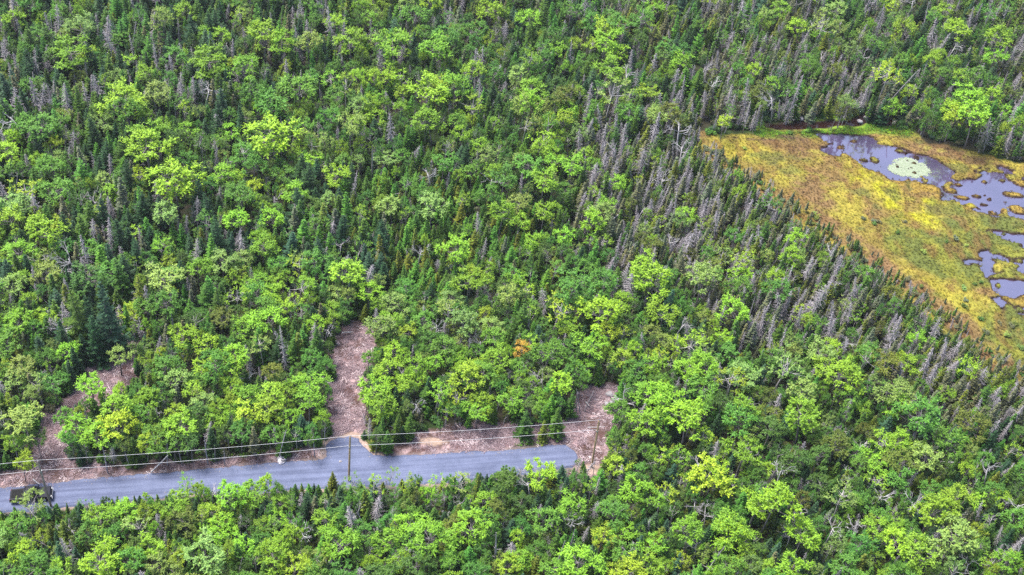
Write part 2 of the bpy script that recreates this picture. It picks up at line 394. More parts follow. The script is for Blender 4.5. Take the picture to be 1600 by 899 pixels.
d_bog = pd(W_BOG, WP, 8); d_road = pd(W_ROAD, PT); d_sand = pd(W_SAND, WP2) - .35; d_deb = np.minimum.reduce([pd(p) for p in W_DEB])
d_path = pd(W_PATH, WP2)
d_pond = np.minimum.reduce([pd(p, WP2) for p in PONDS]); d_brook = np.minimum.reduce([pd(p, WP3) for p in BROOK]) - .12
d_isl = np.full(GX.shape, 99.0)
for (c, a, b) in ISL_W:
    m = (abs(GX - c[0]) < a + 6) & (abs(GY - c[1]) < b + 6)
    q = WP2[m] - c; d_isl[m] = np.minimum(d_isl[m], (np.sqrt((q[:, 0] / a) ** 2 + (q[:, 1] / b) ** 2) - 1) * min(a, b))
for pg in PEN: d_isl = np.minimum(d_isl, pd(pg, WP2))
d_pond = np.maximum(d_pond, (vnoise(GX, GY, 2.6, 41, 3) - .56 + np.clip(d_pond + .3, -3, 0) * .07) * 9); d_pond = np.maximum(d_pond, -d_isl); d_wat = np.minimum(d_pond, d_brook)
forest = sm(0, 5, np.minimum.reduce([d_bog, d_road, d_deb, d_brook]))
WATER_Z = -.32
n1 = vnoise(GX, GY, 14, 3); n2 = vnoise(GX, GY, 2.2, 4); n3 = vnoise(GX, GY, 6, 5); n4 = vnoise(GX, GY, 40, 6, 2)
Zg = (n1 - .5) * 1.0 * forest + (n2 - .5) * .28 - .1
Zg = np.where(d_deb < 1, (n2 - .5) * .45 - .02, Zg)
Zg = Zg * (1 - sm(2.5, .5, d_road)) + (-.03) * sm(2.5, .5, d_road)
bogm = sm(.6, -.6, d_bog)
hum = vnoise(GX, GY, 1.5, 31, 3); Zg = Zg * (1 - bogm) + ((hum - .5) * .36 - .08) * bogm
wm = sm(.22, -.18, d_wat); Zg = Zg * (1 - wm) + (-1.1) * wm
BX, BY = proj(np.stack([GX, GY, GX * 0], -1))
def C(*c): return np.array(c, float)
def lay(base, colr, m): return base * (1 - m[..., None]) + colr * m[..., None]
T = np.zeros(GX.shape + (3,)) + C(.026, .024, .015)
T = lay(T, C(.025, .045, .012), sm(.45, .7, n3)); T = lay(T, C(.045, .034, .028), sm(.62, .8, n2))
# bog: ochre sedge, yellow and green sphagnum, brown heath
B = np.zeros_like(T) + C(.215, .165, .040)
B = lay(B, C(.30, .255, .045), sm(.42, .62, n3))
B = lay(B, C(.20, .125, .055), sm(.55, .72, vnoise(GX, GY, 9, 8)) * .85)
def blob(px, py, rx, ry, ang=0):
    a = math.radians(ang); u = (BX - px) * math.cos(a) + (BY - py) * math.sin(a); v = -(BX - px) * math.sin(a) + (BY - py) * math.cos(a)
    q = np.sqrt((u / rx) ** 2 + (v / ry) ** 2) + (n3 - .5) * .9 + (n2 - .5) * .5
    return sm(1.1, .7, q)
green = np.maximum.reduce([blob(1540, 370, 120, 45, 8), blob(1480, 400, 110, 38, 25), blob(1600, 480, 60, 90, 0), blob(1360, 200, 150, 10, 4), blob(1230, 205, 90, 12), blob(1570, 520, 60, 40)])
B = lay(B, C(.115, .135, .032), green * 1.0)
B = lay(B, C(.20, .205, .032), green * sm(.45, .65, vnoise(GX, GY, 3.2, 9)) * .8)
yel = np.maximum.reduce([blob(1405, 315, 62, 20, 38), blob(1345, 270, 18, 22, 60), blob(1450, 345, 40, 22, 20), blob(1480, 318, 46, 8, 5)])
B = lay(B, C(.37, .36, .022), yel * (.2 + .75 * sm(.42, .68, vnoise(GX, GY, 3.5, 21))))
B = lay(B, C(.31, .27, .035), np.maximum(blob(1160, 235, 60, 14, 5), blob(1480, 470, 70, 20, 40)) * .7)
brown = np.maximum.reduce([blob(1360, 400, 130, 16, 38), blob(1480, 490, 90, 20, 42), blob(1530, 550, 60, 18, 30), blob(1500, 243, 90, 9, 14), blob(1270, 300, 60, 14, 35)])
B = lay(B, C(.19, .115, .06), brown * .8)
nb = np.zeros(GX.shape)
for r0 in range(6):                                   # curved wheel ruts in the wet sedge
    rr = 22 + r0 * 7
    ang = np.arctan2((BY - 228) * 1.9, BX - 1185 ); q = np.hypot(BX - 1185, (BY - 228) * 1.9) + (n3 - .5) * 6
    nb = np.maximum(nb, sm(2.6, 1.0, abs(q - rr - 20)) * (ang < 1.0 + .1 * r0) * (ang > -.75) * (r0 > 0))
rut1 = sm(2.5, .6, abs(BY - (213 + (BX - 1140) * .10 + (n3 - .5) * 8))) * (BX > 1125) * (BX < 1215)
rut2 = sm(2.2, .6, abs(BY - (206 + (BX - 1180) * .17 + (n3 - .5) * 6))) * (BX > 1175) * (BX < 1255)
B = lay(B, C(.10, .06, .045), np.clip(nb * .55 + rut1 * .9 + rut2 * .6, 0, 1) * sm(.3, .5, n2))
stk = vnoise(GX * .8 + GY * .35, GY * .25 - GX * .55, 1.6, 33, 3)
B = lay(B, C(.155, .085, .035), sm(.56, .72, stk) * .65); B = lay(B, C(.26, .25, .04), sm(.58, .74, vnoise(GX, GY, 2.0, 35, 3)) * .55)
B = lay(B, C(.10, .12, .035), sm(.62, .74, vnoise(GX, GY, 4.0, 36, 3)) * .6)
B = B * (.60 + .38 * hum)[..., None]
isl = sm(.2, -.2, d_isl); B = lay(B, C(.24, .165, .035), isl * .8); B = lay(B, C(.16, .16, .03), isl * sm(.5, .6, n1) * .8)
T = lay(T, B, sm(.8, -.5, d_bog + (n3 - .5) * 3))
bank = sm(6, 1.5, d_brook) * (d_bog > -3); T = lay(T, C(.15, .24, .025), bank * sm(.35, .5, n3))
T = lay(T, C(.028, .016, .014), sm(.75, .25, d_wat))  # dark peat rim along the water, steep bank's shadow painted in with it
D = np.zeros_like(T) + C(.150, .098, .105); D = lay(D, C(.075, .045, .04), sm(.46, .6, n3)); D = lay(D, C(.08, .045, .045), sm(.5, .62, n2)); D = lay(D, C(.33, .23, .24), sm(.55, .7, vnoise(GX, GY, 1.3, 14)))
D = lay(D, C(.16, .17, .03), (sm(12, 4, np.hypot(BX - 152, BY - 567) / 1.6) * sm(.35, .5, n2)))
T = lay(T, D, sm(.9, -.2, d_deb))
S = C(.31, .225, .185) * (.85 + .3 * n2)[..., None]
dirt = np.maximum.reduce([blob(95, 790, 22, 8), blob(78, 815, 14, 16), blob(305, 768, 26, 9), blob(925, 735, 30, 12), blob(490, 765, 30, 10), blob(685, 756, 30, 7), blob(675, 690, 30, 8), blob(1240, 700, 3, 3)])
T = lay(T, S, np.maximum(sm(.35, -.1, d_sand), dirt * .9)); T = lay(T, C(.40, .36, .34), sm(.4, -.1, d_path))
T = lay(T, C(.2, .16, .16), sm(1.0, .3, d_road) * .6)

def grid_mesh(name, Zv, colr, mats):
    me = bpy.data.meshes.new(name); co = np.stack([GX, GY, Zv], -1).reshape(-1, 3)
    ext = np.array([[-3000, -1500, -.4], [3000, -1500, -.4], [3000, 5000, -.4], [-3000, 5000, -.4]])
    idx = np.arange(NX * NY).reshape(NY, NX)
    q = np.stack([idx[:-1, :-1], idx[:-1, 1:], idx[1:, 1:], idx[1:, :-1]], -1).reshape(-1, 4)
    N = NX * NY; border = [(idx[0, :], N, N + 1), (idx[:, -1], N + 1, N + 2), (idx[-1, ::-1], N + 2, N + 3), (idx[::-1, 0], N + 3, N)]
    faces_extra = [tuple([int(b)] + [int(c)] + [int(i) for i in e[::-1]]) for e, b, c in border]
    verts = np.vstack([co, ext]); nl = q.size + sum(len(f) for f in faces_extra)
    me.vertices.add(len(verts)); me.vertices.foreach_set('co', verts.ravel())
    me.loops.add(nl); me.loops.foreach_set('vertex_index', np.concatenate([q.ravel()] + [np.array(f) for f in faces_extra]))
    starts = np.concatenate([np.arange(len(q)) * 4, q.size + np.cumsum([0] + [len(f) for f in faces_extra[:-1]])])
    me.polygons.add(len(q) + 4); me.polygons.foreach_set('loop_start', starts)
    me.polygons.foreach_set('use_smooth', np.ones(len(q) + 4, bool))
    me.update(calc_edges=True); me.validate()
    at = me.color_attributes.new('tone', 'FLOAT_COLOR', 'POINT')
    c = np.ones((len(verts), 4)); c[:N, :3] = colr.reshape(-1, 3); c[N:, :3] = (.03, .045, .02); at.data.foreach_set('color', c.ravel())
    for m in mats: me.materials.append(m)
    return me
m, n, b, o = mat('ground'); M_GROUND = m
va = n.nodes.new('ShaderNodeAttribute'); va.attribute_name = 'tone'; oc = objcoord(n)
t1 = noise(n, 2.2, 8, .75, oc); t2 = noise(n, .5, 4, .6, oc)
r1 = ramp(n, t1.outputs[0], [(.3, (.62, .62, .62)), (.5, (1, 1, 1)), (.72, (1.32, 1.3, 1.25))]); r2 = ramp(n, t2.outputs[0], [(.3, (.82, .85, .8)), (.7, (1.15, 1.12, 1.1))])
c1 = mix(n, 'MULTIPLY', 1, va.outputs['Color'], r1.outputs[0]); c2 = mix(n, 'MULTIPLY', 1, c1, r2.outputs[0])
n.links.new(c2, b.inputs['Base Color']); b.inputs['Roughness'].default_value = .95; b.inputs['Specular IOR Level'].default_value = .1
bp = n.nodes.new('ShaderNodeBump'); bp.inputs['Strength'].default_value = .5; bp.inputs['Distance'].default_value = .25; n.links.new(t1.outputs[0], bp.inputs['Height']); n.links.new(bp.outputs[0], b.inputs['Normal'])
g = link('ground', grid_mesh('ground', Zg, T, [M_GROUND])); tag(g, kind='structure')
def ground_z(x, y):
    i = int(round((x - x0) / st)); j = int(round((y - y0) / st))
    return float(Zg[min(max(j, 0), NY - 1), min(max(i, 0), NX - 1)])

# ------------------------------------------------------------------ water
def water(name, polys, colr, rough, ior=2.3):
    m, n, b, o = mat(name); t = noise(n, .12, 3, .5, objcoord(n))
    r = ramp(n, t.outputs[0], [(.35, tuple(c * .85 for c in colr)), (.65, tuple(c * 1.15 for c in colr))]); n.links.new(r.outputs[0], b.inputs['Base Color'])
    b.inputs['Roughness'].default_value = rough; b.inputs['Specular IOR Level'].default_value = 1.0; b.inputs['IOR'].default_value = ior
    t3 = noise(n, 2.5, 2, .5, objcoord(n)); bp = n.nodes.new('ShaderNodeBump'); bp.inputs['Strength'].default_value = .04; n.links.new(t3.outputs[0], bp.inputs['Height']); n.links.new(bp.outputs[0], b.inputs['Normal'])
    mb = MB(); pg = polys
    mb.add([Vector((p[0], p[1], WATER_Z)) for p in pg], [tuple(range(len(pg)))]); me = mb.mesh(name, [m])
    return tag(link(name, me), kind='structure')
water('pond_water', np.array([P(1250, 205)[:2], P(1760, 225)[:2], P(1760, 620)[:2], P(1585, 520)[:2], P(1430, 430)[:2], P(1250, 250)[:2]]), (.060, .045, .092), .05)
bx = np.array([P(x, y)[:2] for x, y in ((960, 212), (1060, 193), (1200, 187), (1400, 160), (1420, 196), (1250, 203), (1060, 215), (960, 222))])
water('brook_water', bx, (.018, .007, .006), .08, 1.4)

# ------------------------------------------------------------------ gravel road
m, n, b, o = mat('road_gravel'); oc = objcoord(n)
t1 = noise(n, 7, 6, .8, oc); t2 = noise(n, .35, 4, .6, oc)
rd = P(800, 703) - P(200, 745); RANG = math.atan2(rd[1], rd[0])
mp = n.nodes.new('ShaderNodeMapping'); mp.inputs['Rotation'].default_value = (0, 0, -RANG); n.links.new(oc, mp.inputs[0])
mp2 = n.nodes.new('ShaderNodeMapping'); mp2.inputs['Scale'].default_value = (.03, 1, 1); n.links.new(mp.outputs[0], mp2.inputs[0])
t3 = noise(n, 1.3, 3, .6, mp2.outputs[0])
r1 = ramp(n, t1.outputs[0], [(.3, (.060, .073, .120)), (.5, (.088, .105, .175)), (.75, (.16, .178, .26))])
r2 = ramp(n, t2.outputs[0], [(.3, (.82, .83, .84)), (.7, (1.16, 1.14, 1.12))]); r3 = ramp(n, t3.outputs[0], [(.38, (.78, .78, .8)), (.58, (1.14, 1.13, 1.1))])
n.links.new(mix(n, 'MULTIPLY', 1, mix(n, 'MULTIPLY', 1, r1.outputs[0], r2.outputs[0]), r3.outputs[0]), b.inputs['Base Color']); b.inputs['Roughness'].default_value = .95
bp = n.nodes.new('ShaderNodeBump'); bp.inputs['Strength'].default_value = .5; bp.inputs['Distance'].default_value = .06; n.links.new(t1.outputs[0], bp.inputs['Height']); n.links.new(bp.outputs[0], b.inputs['Normal'])
M_ROAD = m
rp = []
for i in range(len(W_ROAD)):
    a, c = W_ROAD[i], W_ROAD[(i + 1) % len(W_ROAD)]; k = max(1, int(np.hypot(*(c - a)) / .5))
    for j in range(k):
        q = a + (c - a) * j / k; nn = np.array([-(c - a)[1], (c - a)[0]]) / (np.hypot(*(c - a)) + 1e-9)
        rp.append(q + nn * uni(-.16, .16))
rp = np.array(rp); cen = None; mb = MB(); N = len(rp)
nx = np.roll(rp, -1, 0) - np.roll(rp, 1, 0); nrm = np.stack([nx[:, 1], -nx[:, 0]], 1) / (np.hypot(nx[:, 0], nx[:, 1])[:, None] + 1e-9)
if inpoly((rp + nrm * .3)[None], rp).mean() > .5: nrm = -nrm
mb.add([Vector((p[0], p[1], .12)) for p in rp] + [Vector((p[0] + q[0] * .4, p[1] + q[1] * .4, -.12)) for p, q in zip(rp, nrm)],
       [tuple(range(N))] + [(i, (i + 1) % N, N + (i + 1) % N, N + i) for i in range(N)])
tag(link('gravel_road', mb.mesh('gravel_road', [M_ROAD])), kind='structure')

# ------------------------------------------------------------------ scattering helper: one object of stuff whose copies sit on points
def scatter(name, lib, pts, rot, scl, tints, idx, label=None):
    me = bpy.data.meshes.new(name); me.vertices.add(len(pts)); me.vertices.foreach_set('co', np.asarray(pts, float).ravel())
    for an, ty, key, val in (('rot', 'FLOAT_VECTOR', 'vector', rot), ('scl', 'FLOAT_VECTOR', 'vector', scl), ('tint', 'FLOAT_COLOR', 'color', tints), ('pick', 'INT', 'value', idx)):
        a = me.attributes.new(an, ty, 'POINT'); a.data.foreach_set(key, np.asarray(val).ravel())
    o = link(name, me); md = o.modifiers.new('scatter', 'NODES')
    ng = bpy.data.node_groups.new(name, 'GeometryNodeTree'); md.node_group = ng
    ng.interface.new_socket('Geometry', in_out='INPUT', socket_type='NodeSocketGeometry'); ng.interface.new_socket('Geometry', in_out='OUTPUT', socket_type='NodeSocketGeometry')
    N = ng.nodes; gi = N.new('NodeGroupInput'); go = N.new('NodeGroupOutput'); ip = N.new('GeometryNodeInstanceOnPoints')
    ci = N.new('GeometryNodeCollectionInfo'); ci.inputs[0].default_value = lib; ci.inputs['Separate Children'].default_value = True; ci.inputs['Reset Children'].default_value = True
    def na(nm, ty):
        q = N.new('GeometryNodeInputNamedAttribute'); q.data_type = ty; q.inputs[0].default_value = nm; return q.outputs[0]
    er = N.new('FunctionNodeEulerToRotation'); ng.links.new(na('rot', 'FLOAT_VECTOR'), er.inputs[0])
    ng.links.new(gi.outputs[0], ip.inputs['Points']); ng.links.new(ci.outputs[0], ip.inputs['Instance']); ip.inputs['Pick Instance'].default_value = True
    ng.links.new(na('pick', 'INT'), ip.inputs['Instance Index']); ng.links.new(er.outputs[0], ip.inputs['Rotation']); ng.links.new(na('scl', 'FLOAT_VECTOR'), ip.inputs['Scale'])
    ng.links.new(ip.outputs[0], go.inputs[0])
    tag(o, label, kind='stuff'); return o

# ------------------------------------------------------------------ visible clearings (image outlines that crowns may not cover)
CLEAR = [ipoly("-40 766 75 757 260 741 505 719 512 690 545 684 566 696 588 714 862 698 896 704 900 717 890 722 830 730 700 742 545 750 400 757 300 762 200 775 100 783 0 790 -40 792"),
         ipoly("517 715 516 640 518 590 528 535 538 514 575 508 582 515 575 560 567 640 563 690 572 705"),
         ipoly("640 712 650 682 700 673 780 670 840 674 862 690 780 704"), ipoly("870 690 893 655 905 625 925 610 955 610 968 625 955 650 948 680 945 715 905 715"),
         ipoly("70 745 82 690 85 660 100 655 97 690 105 735 140 740 75 752"), ipoly("152 600 160 575 180 545 200 535 205 560 200 590 175 610"),
         ipoly("120 742 300 730 500 713 508 720 260 741 130 750"), ipoly("0 748 60 738 60 755 0 762"),
         ipoly("1185 198 1240 193 1300 190 1340 182 1352 178 1420 180 1410 186 1340 195 1250 200 1190 201"),
         ipoly("1092 212 1180 207 1240 203 1340 200 1420 209 1450 228 1510 238 1600 256 1680 270 1680 600 1600 578 1545 553 1515 528 1485 500 1450 470 1420 447 1380 420 1340 395 1300 367 1262 342 1228 317 1192 290 1165 268 1135 247 1100 228")]
CM_U, CM_V = np.meshgrid(np.arange(-100, 1720, 2.0), np.arange(-60, 1000, 2.0)); CMASK = np.zeros(CM_U.shape, bool)
for c_ in CLEAR: CMASK |= inpoly(np.stack([CM_U, CM_V], -1), c_)
GMASK = (d_road < 0) | (d_bog < 0) | (d_deb < -.2) | (d_wat < .3) | (d_path < .2)
def gblocked(x, y):
    i = int(round((x - x0) / st)); j = int(round((y - y0) / st))
    return 0 <= i < NX and 0 <= j < NY and bool(GMASK[j, i])
def blocked(x, y, H, R, tol=.6):
    if gblocked(x, y): return True
    q = np.array([(x + sg * rr * R * tol, y, z * H) for z, rr in ((.35, 1), (.6, 1), (.85, .7), (1.0, 0)) for sg in (-1, 0, 1)])
    u, v = proj(q); u = ((u + 100) / 2).astype(int); v = ((v + 60) / 2).astype(int)
    ok = (u >= 0) & (v >= 0) & (u < CMASK.shape[1]) & (v < CMASK.shape[0])
    return bool(CMASK[v[ok], u[ok]].any())

TREES = []      # (kind, x, y, scale xyz, tint code, hand placed, size word number)
CELL = 2.0; GRIDH = {}
def ok_space(x, y, r, f):
    i, j = int(x // CELL), int(y // CELL); k = 3
    for a in range(i - k, i + k + 1):
        for b_ in range(j - k, j + k + 1):
            for (u, v, q) in GRIDH.get((a, b_), ()):
                if (u - x) ** 2 + (v - y) ** 2 < ((r + q) * f) ** 2: return False
    return True
def put(kind, x, y, s, sz, t, r, hand):
    GRIDH.setdefault((int(x // CELL), int(y // CELL)), []).append((x, y, r))
    TREES.append(dict(kind=kind, x=x, y=y, s=s, sz=sz, t=t, hand=hand))

HAND = """M22 28 35 L;M68 28 25 L;M125 42 48 P;M108 80 55 L;M62 55 35 G;M185 60 30 G;M280 18 35 L;M318 52 30 L;M347 55 30 L;M275 88 35 E;M335 92 50 L;M380 105 45 L;M200 100 28 L;M228 118 35 L;M198 152 60 L;M248 145 45 P;M122 122 26 O;M160 190 35 P;M65 197 50 G;M225 212 50 L;M295 205 30 L;M360 203 30 L
D160 60 55;D48 65 40;D62 97 45;D52 105 50;D85 45 35;S172 92 40;D245 100 50;D265 118 35;N317 130 34;D330 195 40;D292 150 45;S300 172 30;D235 172 35;D82 152 40
M412 57 50 L;M550 60 45 L;M620 68 50 L;M680 72 45 L;M692 55 40 G;M748 45 35 E;M650 25 40 G;M762 15 40 L;M585 5 30 L;M490 5 30 G;M425 160 50 G;M465 132 50 G;B540 132 35 Y;B520 118 30 L;B630 115 30 L;M667 148 60 L;M710 135 45 L;B738 160 35 Y;M560 190 30 L;M588 183 30 Y;M678 190 45 L;M432 213 70 L
D520 42 60;D580 48 35;D472 25 40;D615 205 60;D642 200 25;D505 110 22;D595 95 45;D675 40 35;D496 205 30
M825 28 35 L;M890 20 35 G;M970 40 45 G;M1025 15 30 L;M867 80 30 L;M837 100 26 E;M945 65 45 L;M965 82 35 L;M1040 75 35 G;M1065 98 35 L;M950 110 45 L;B955 140 45 P;M1015 145 32 Y;M812 118 35 P;M838 140 40 L;M885 155 40 O;M978 175 35 G;M1135 168 40 L;M1132 191 22 Y;B855 215 35 Y;M1190 142 35 O
D1135 128 45;D1170 155 55;D1082 115 35;D992 140 45;D1055 148 50;D1022 205 60;D948 182 50;D820 85 30;D892 85 55;N1065 195 34;D1095 205 30;N977 105 30
M1222 15 30 L;M1250 45 30 L;M1262 97 28 G;M1285 57 25 L;B1283 35 35 P;M1310 15 30 P;M1207 130 26 L;B1390 108 42 Y;M1352 142 42 G;M1477 15 28 Y;M1497 50 40 L;M1560 62 45 L;M1557 92 36 L;M1435 140 40 G;M1507 150 50 L;M1528 180 50 L;M1550 148 36 L;M1485 172 35 L;M1570 172 25 L;M1362 68 30 G;M1397 160 30 L
D1240 150 60;D1380 30 40;S1403 118 60;S1450 30 45;D1580 92 50;D1515 85 35;D1480 88 30;D1345 55 40;D1217 52 35;D1527 22 35;D1597 170 30
M15 238 40 L;M58 246 22 L;M33 266 22 G;M92 243 25 P;B40 290 40 Y;M22 320 45 P;M90 297 45 G;M67 360 55 L;M30 390 45 L;M85 375 30 L;M82 425 40 P;M230 230 60 L;B222 267 30 Y;M275 285 70 L;M170 300 30 L;M215 307 25 O;M347 272 38 L;M370 345 38 L;M307 417 38 L;M345 407 42 P;M260 435 50 P;M172 427 40 G;M140 432 50 N;M265 330 42 P;M377 310 45 G;M398 375 22 L
D147 250 35;D127 267 35;D52 325 30;D5 347 28;D178 337 25;D205 327 30;N115 395 34;D220 372 35;D277 357 30;D317 312 35;C95 332 30 K;C122 335 35 E;C335 365 50 K;C297 380 35 T;C230 405 30 T;C212 437 35 N;C267 385 35 N
M462 295 38 L;M525 272 38 L;M485 252 32 L;M430 235 40 L;M472 232 25 L;M655 302 28 E;M615 322 35 P;M675 322 45 P;B465 410 32 Y;M535 425 50 Y;M410 387 40 L;M717 387 45 L;M495 410 40 G;M782 335 40 L;M732 442 45 L;M425 340 35 L;N677 265 28;S582 247 45;N765 275 26;D550 255 30;N655 390 24
M860 230 30 L;M915 240 28 L;M892 260 40 L;M850 282 45 L;M815 315 38 P;M850 330 35 L;M970 285 28 L;M950 320 28 L;M940 335 40 P;M1072 335 28 L;B925 375 20 L;B947 373 28 L;M885 368 30 L;M1007 410 45 L;M1017 440 55 L;M1145 370 25 G;B1160 405 36 Y;M1097 440 50 P;M892 442 60 G;B1130 395 30 P
D1040 325 45;D1120 350 45;D1125 247 40;D1120 280 40;D967 380 32;D930 282 35;D952 285 35;N1060 375 26;D1162 370 35
B870 477 42 Y;M940 482 55 L;B972 517 26 Y;M815 547 26 R;B835 532 28 Y;M892 510 30 L;M920 542 45 L;M940 560 50 L;M955 575 50 L;M1037 487 45 L;M1150 482 45 L;B1095 525 28 Y;M1072 575 48 L;M992 547 22 L;M997 575 40 E;M850 550 45 G;M1155 435 35 L;M880 597 40 L;M1157 582 45 P;M1100 610 50 G;M1015 617 45 L
D1012 537 38;D1110 477 32;N1057 500 28;D1005 478 30;D1090 540 30;N1050 562 20;D1117 570 30;N845 575 25;D1007 598 28;N990 618 30
M1205 435 35 L;M1217 452 40 E;B1247 430 22 O;B1252 482 25 Y;M1282 550 42 P;M1327 590 55 L;M1382 570 42 O;M1417 570 35 L;M1395 612 50 P;B1225 560 50 P;B1145 590 45 Y;M1247 612 48 P;M1352 550 25 L;M1435 530 30 L
D1277 450 65;D1272 482 50;D1210 510 55;D1305 512 50;D1345 460 45;D1327 462 40;D1397 520 60;D1405 492 30;D1447 575 60;D1457 590 50;D1487 550 45;S1292 487 25;D1252 527 30
M15 447 40 P;M47 467 28 L;M25 505 45 L;M52 515 28 G;B265 460 22 Y;M287 527 40 L;M325 542 38 L;M345 500 38 O;M310 575 35 L;M265 575 42 G;M362 575 40 Y;M185 555 30 P;M105 547 35 L;M110 585 45 E;M37 575 45 P;M25 600 40 P;M140 610 45 L;M185 612 25 L;M295 610 35 Y;M390 505 40 L;M388 615 40 L;M230 620 25 L
C125 485 80 N;C170 490 85 T;C140 500 70 K;C217 460 60 O;C197 497 40 E;C148 520 60 K;C95 520 45 K;N82 505 34;D240 542 36;N217 500 24;D270 510 35;N205 462 24;N297 447 22
M415 502 50 L;M482 442 25 L;M527 460 30 P;M577 457 38 L;B460 470 28 Y;M615 477 38 P;M600 512 45 P;M615 547 35 L;M492 510 28 L;M485 555 30 E;M480 600 45 L;M420 617 45 Y;M587 607 45 L;M725 505 45 P;M770 507 35 P;M700 545 42 G;M680 565 30 L;M707 467 35 P;M730 590 50 Y;M777 555 45 L;M650 595 30 L;M750 632 35 L
D447 550 60;N752 532 22;N685 502 28;N652 617 28;S547 457 35;S667 455 14;S782 465 30
M37 662 55 P;M32 722 30 Y;M117 667 40 L;M150 680 45 L;M187 667 50 Y;M110 705 42 G;M140 697 40 G;M227 695 28 Y;M282 665 45 L;M245 685 40 G;M232 622 35 L;M335 660 28 L;M390 642 45 Y;M357 645 30 L;D317 685 36;N244 642 24
S163 712 38;S200 714 22;S258 702 34;S322 700 36;S335 708 20;S349 706 28;S434 694 34;S491 692 30;S905 622 30;S911 624 30;S917 622 28;S787 655 18;M104 650 30 G;M58 690 28 N;M112 690 26 E;M576 560 24 G;M572 620 22 L;M968 640 30 G;M962 690 28 N;M415 635 45 Y;M482 632 45 L;M503 655 25 L;M590 630 45 L;M745 635 40 L;M682 655 40 G;C595 667 34 N;C617 662 36 N;C587 682 26 O;C605 685 28 N;C638 660 34 N
B550 752 30 P;B586 758 28 L;B605 742 20 L;B637 752 30 Y;M662 768 25 L;B682 745 24 L;B720 748 34 P;C520 748 22 O;M412 752 25 L;M437 810 30 L;M507 812 40 L
M747 640 35 L;M797 627 40 L;C820 655 36 N;C872 655 36 N;C893 628 34 N;C852 670 26 O;M1025 625 55 L;M1012 657 50 L;M1035 660 40 G;M1075 660 60 L;B1035 707 30 Y;B1065 710 35 L;M962 732 34 Y;C990 695 34 N;M845 738 44 L;B925 762 22 Y;M982 762 45 L;B1035 765 35 Y;D995 640 40
M1157 637 45 L;M1167 680 30 P;M1260 650 60 L;M1403 630 40 L;M1450 650 60 G;M1520 663 45 O;B1373 677 40 Y;M1306 693 45 O;M1403 716 45 O;M1446 710 45 P;M1486 693 45 G;M1160 713 50 L;M1113 743 50 L;B1373 746 35 Y;B1316 776 45 P;M1460 796 60 L;M1203 790 65 L;M1140 826 55 L;M1253 840 50 L;M1376 826 45 L;M1406 846 50 L;M1440 866 55 Y;M1493 836 60 P;M1530 780 25 Y;M1563 783 30 L;B1546 873 35 Y;M1233 886 50 L;M1330 883 45 G
D1256 697 40;N1223 733 36;D1326 647 40;N1303 660 22;N1183 756 28;N1343 816 32;N1380 763 30;N1436 773 32;D1549 673 40;N1556 730 32;N1500 800 20;N1592 786 34;N1296 826 32
M162 807 45 L;M190 797 40 L;B225 815 40 P;M295 815 45 O;M150 880 60 L;M237 860 45 L;M317 862 60 P;M360 777 46 L;M350 820 35 L;M20 820 45 G;M40 860 40 L;B140 785 22 G;C180 790 28 N;C247 780 18 N;C92 870 50 T;D107 860 50;N117 820 26;B40 792 48 P;B289 752 26 L
M435 845 30 L;M535 852 55 L;M457 830 30 L;M420 860 30 L;M460 885 45 Y;B495 860 30 P;M600 845 45 L;M637 820 45 L;M675 840 60 L;M737 820 55 L;M757 777 35 L;M622 882 32 Y;M790 882 40 Y;M605 815 30 E
D560 800 55;S578 815 40;D617 807 30;N670 812 26;D732 787 26;S780 850 55;N607 862 28;N510 885 25
M1017 780 40 L;M890 787 45 L;M850 810 45 G;M960 802 45 G;M1107 737 55 Y;M1137 827 50 L;M1075 835 50 L;M940 840 35 Y;M975 835 35 L;M910 875 60 L;M990 895 50 Y;M1180 795 45 L;M1025 855 35 L;M812 837 22 Y;M810 875 40 L;C885 762 32 T;C857 780 28 T;C915 742 28 N;C892 745 26 N;C1042 825 34 T;C1000 850 34 T;C1060 887 34 T;N1030 790 26;S892 845 40;S1112 865 50;N1092 850 28;S870 870 40"""
for tok in HAND.replace('\n', ';').split(';'):
    k = tok[0]; a = tok[1:].split(); px, py, wpx = map(float, a[:3]); t = a[3] if len(a) > 3 else None
    if k in 'MB':
        kind, H0, R0 = ('maple_tree', 8.0, 2.4) if k == 'M' else ('birch_tree', 8.5, 2.1)
        sc_ = scale_at(P(px, py, 5)); s = wpx / 2 / sc_ / R0 * .97; 
        sz = min(max(s, .72), 1.45) if s < 1 else min(s, 1.35); zc = (H0 - R0 * .7) * sz
        p = P(px, py, zc)
        if wpx <= 60 and blocked(p[0], p[1], H0 * sz, R0 * s, .45):
            inside = gblocked(p[0], p[1])
            if inside and not (k == 'B' or wpx < 36): continue
        put(kind, p[0], p[1], s, sz, t, R0 * s, True)
    else:
        kind, H0, R0 = {'D': ('dead_spruce', 8.0, 1.1), 'C': ('spruce_tree', 7.0, 1.5), 'N': ('bare_tree', 7.0, 1.6), 'S': ('tree_snag', 6.0, .5)}[k]
        sc_ = scale_at(P(px, py, 4)); q = P(px, py, 4); dep = math.atan2(H_CAM - 4, math.hypot(q[0], q[1]))
        if k == 'N': sz = s = wpx / 2 / sc_ / 1.5; sz = max(sz, .8); p = P(px, py, sz * H0 * .8)
        else:
            H = wpx / sc_ / math.cos(dep) * 1.25; sz = H / H0; s = sz * (.8 if k == 'C' else .95); p = P(px, py, H * .6)
        put(kind, p[0], p[1], s, sz, t, R0 * s * .7, True)

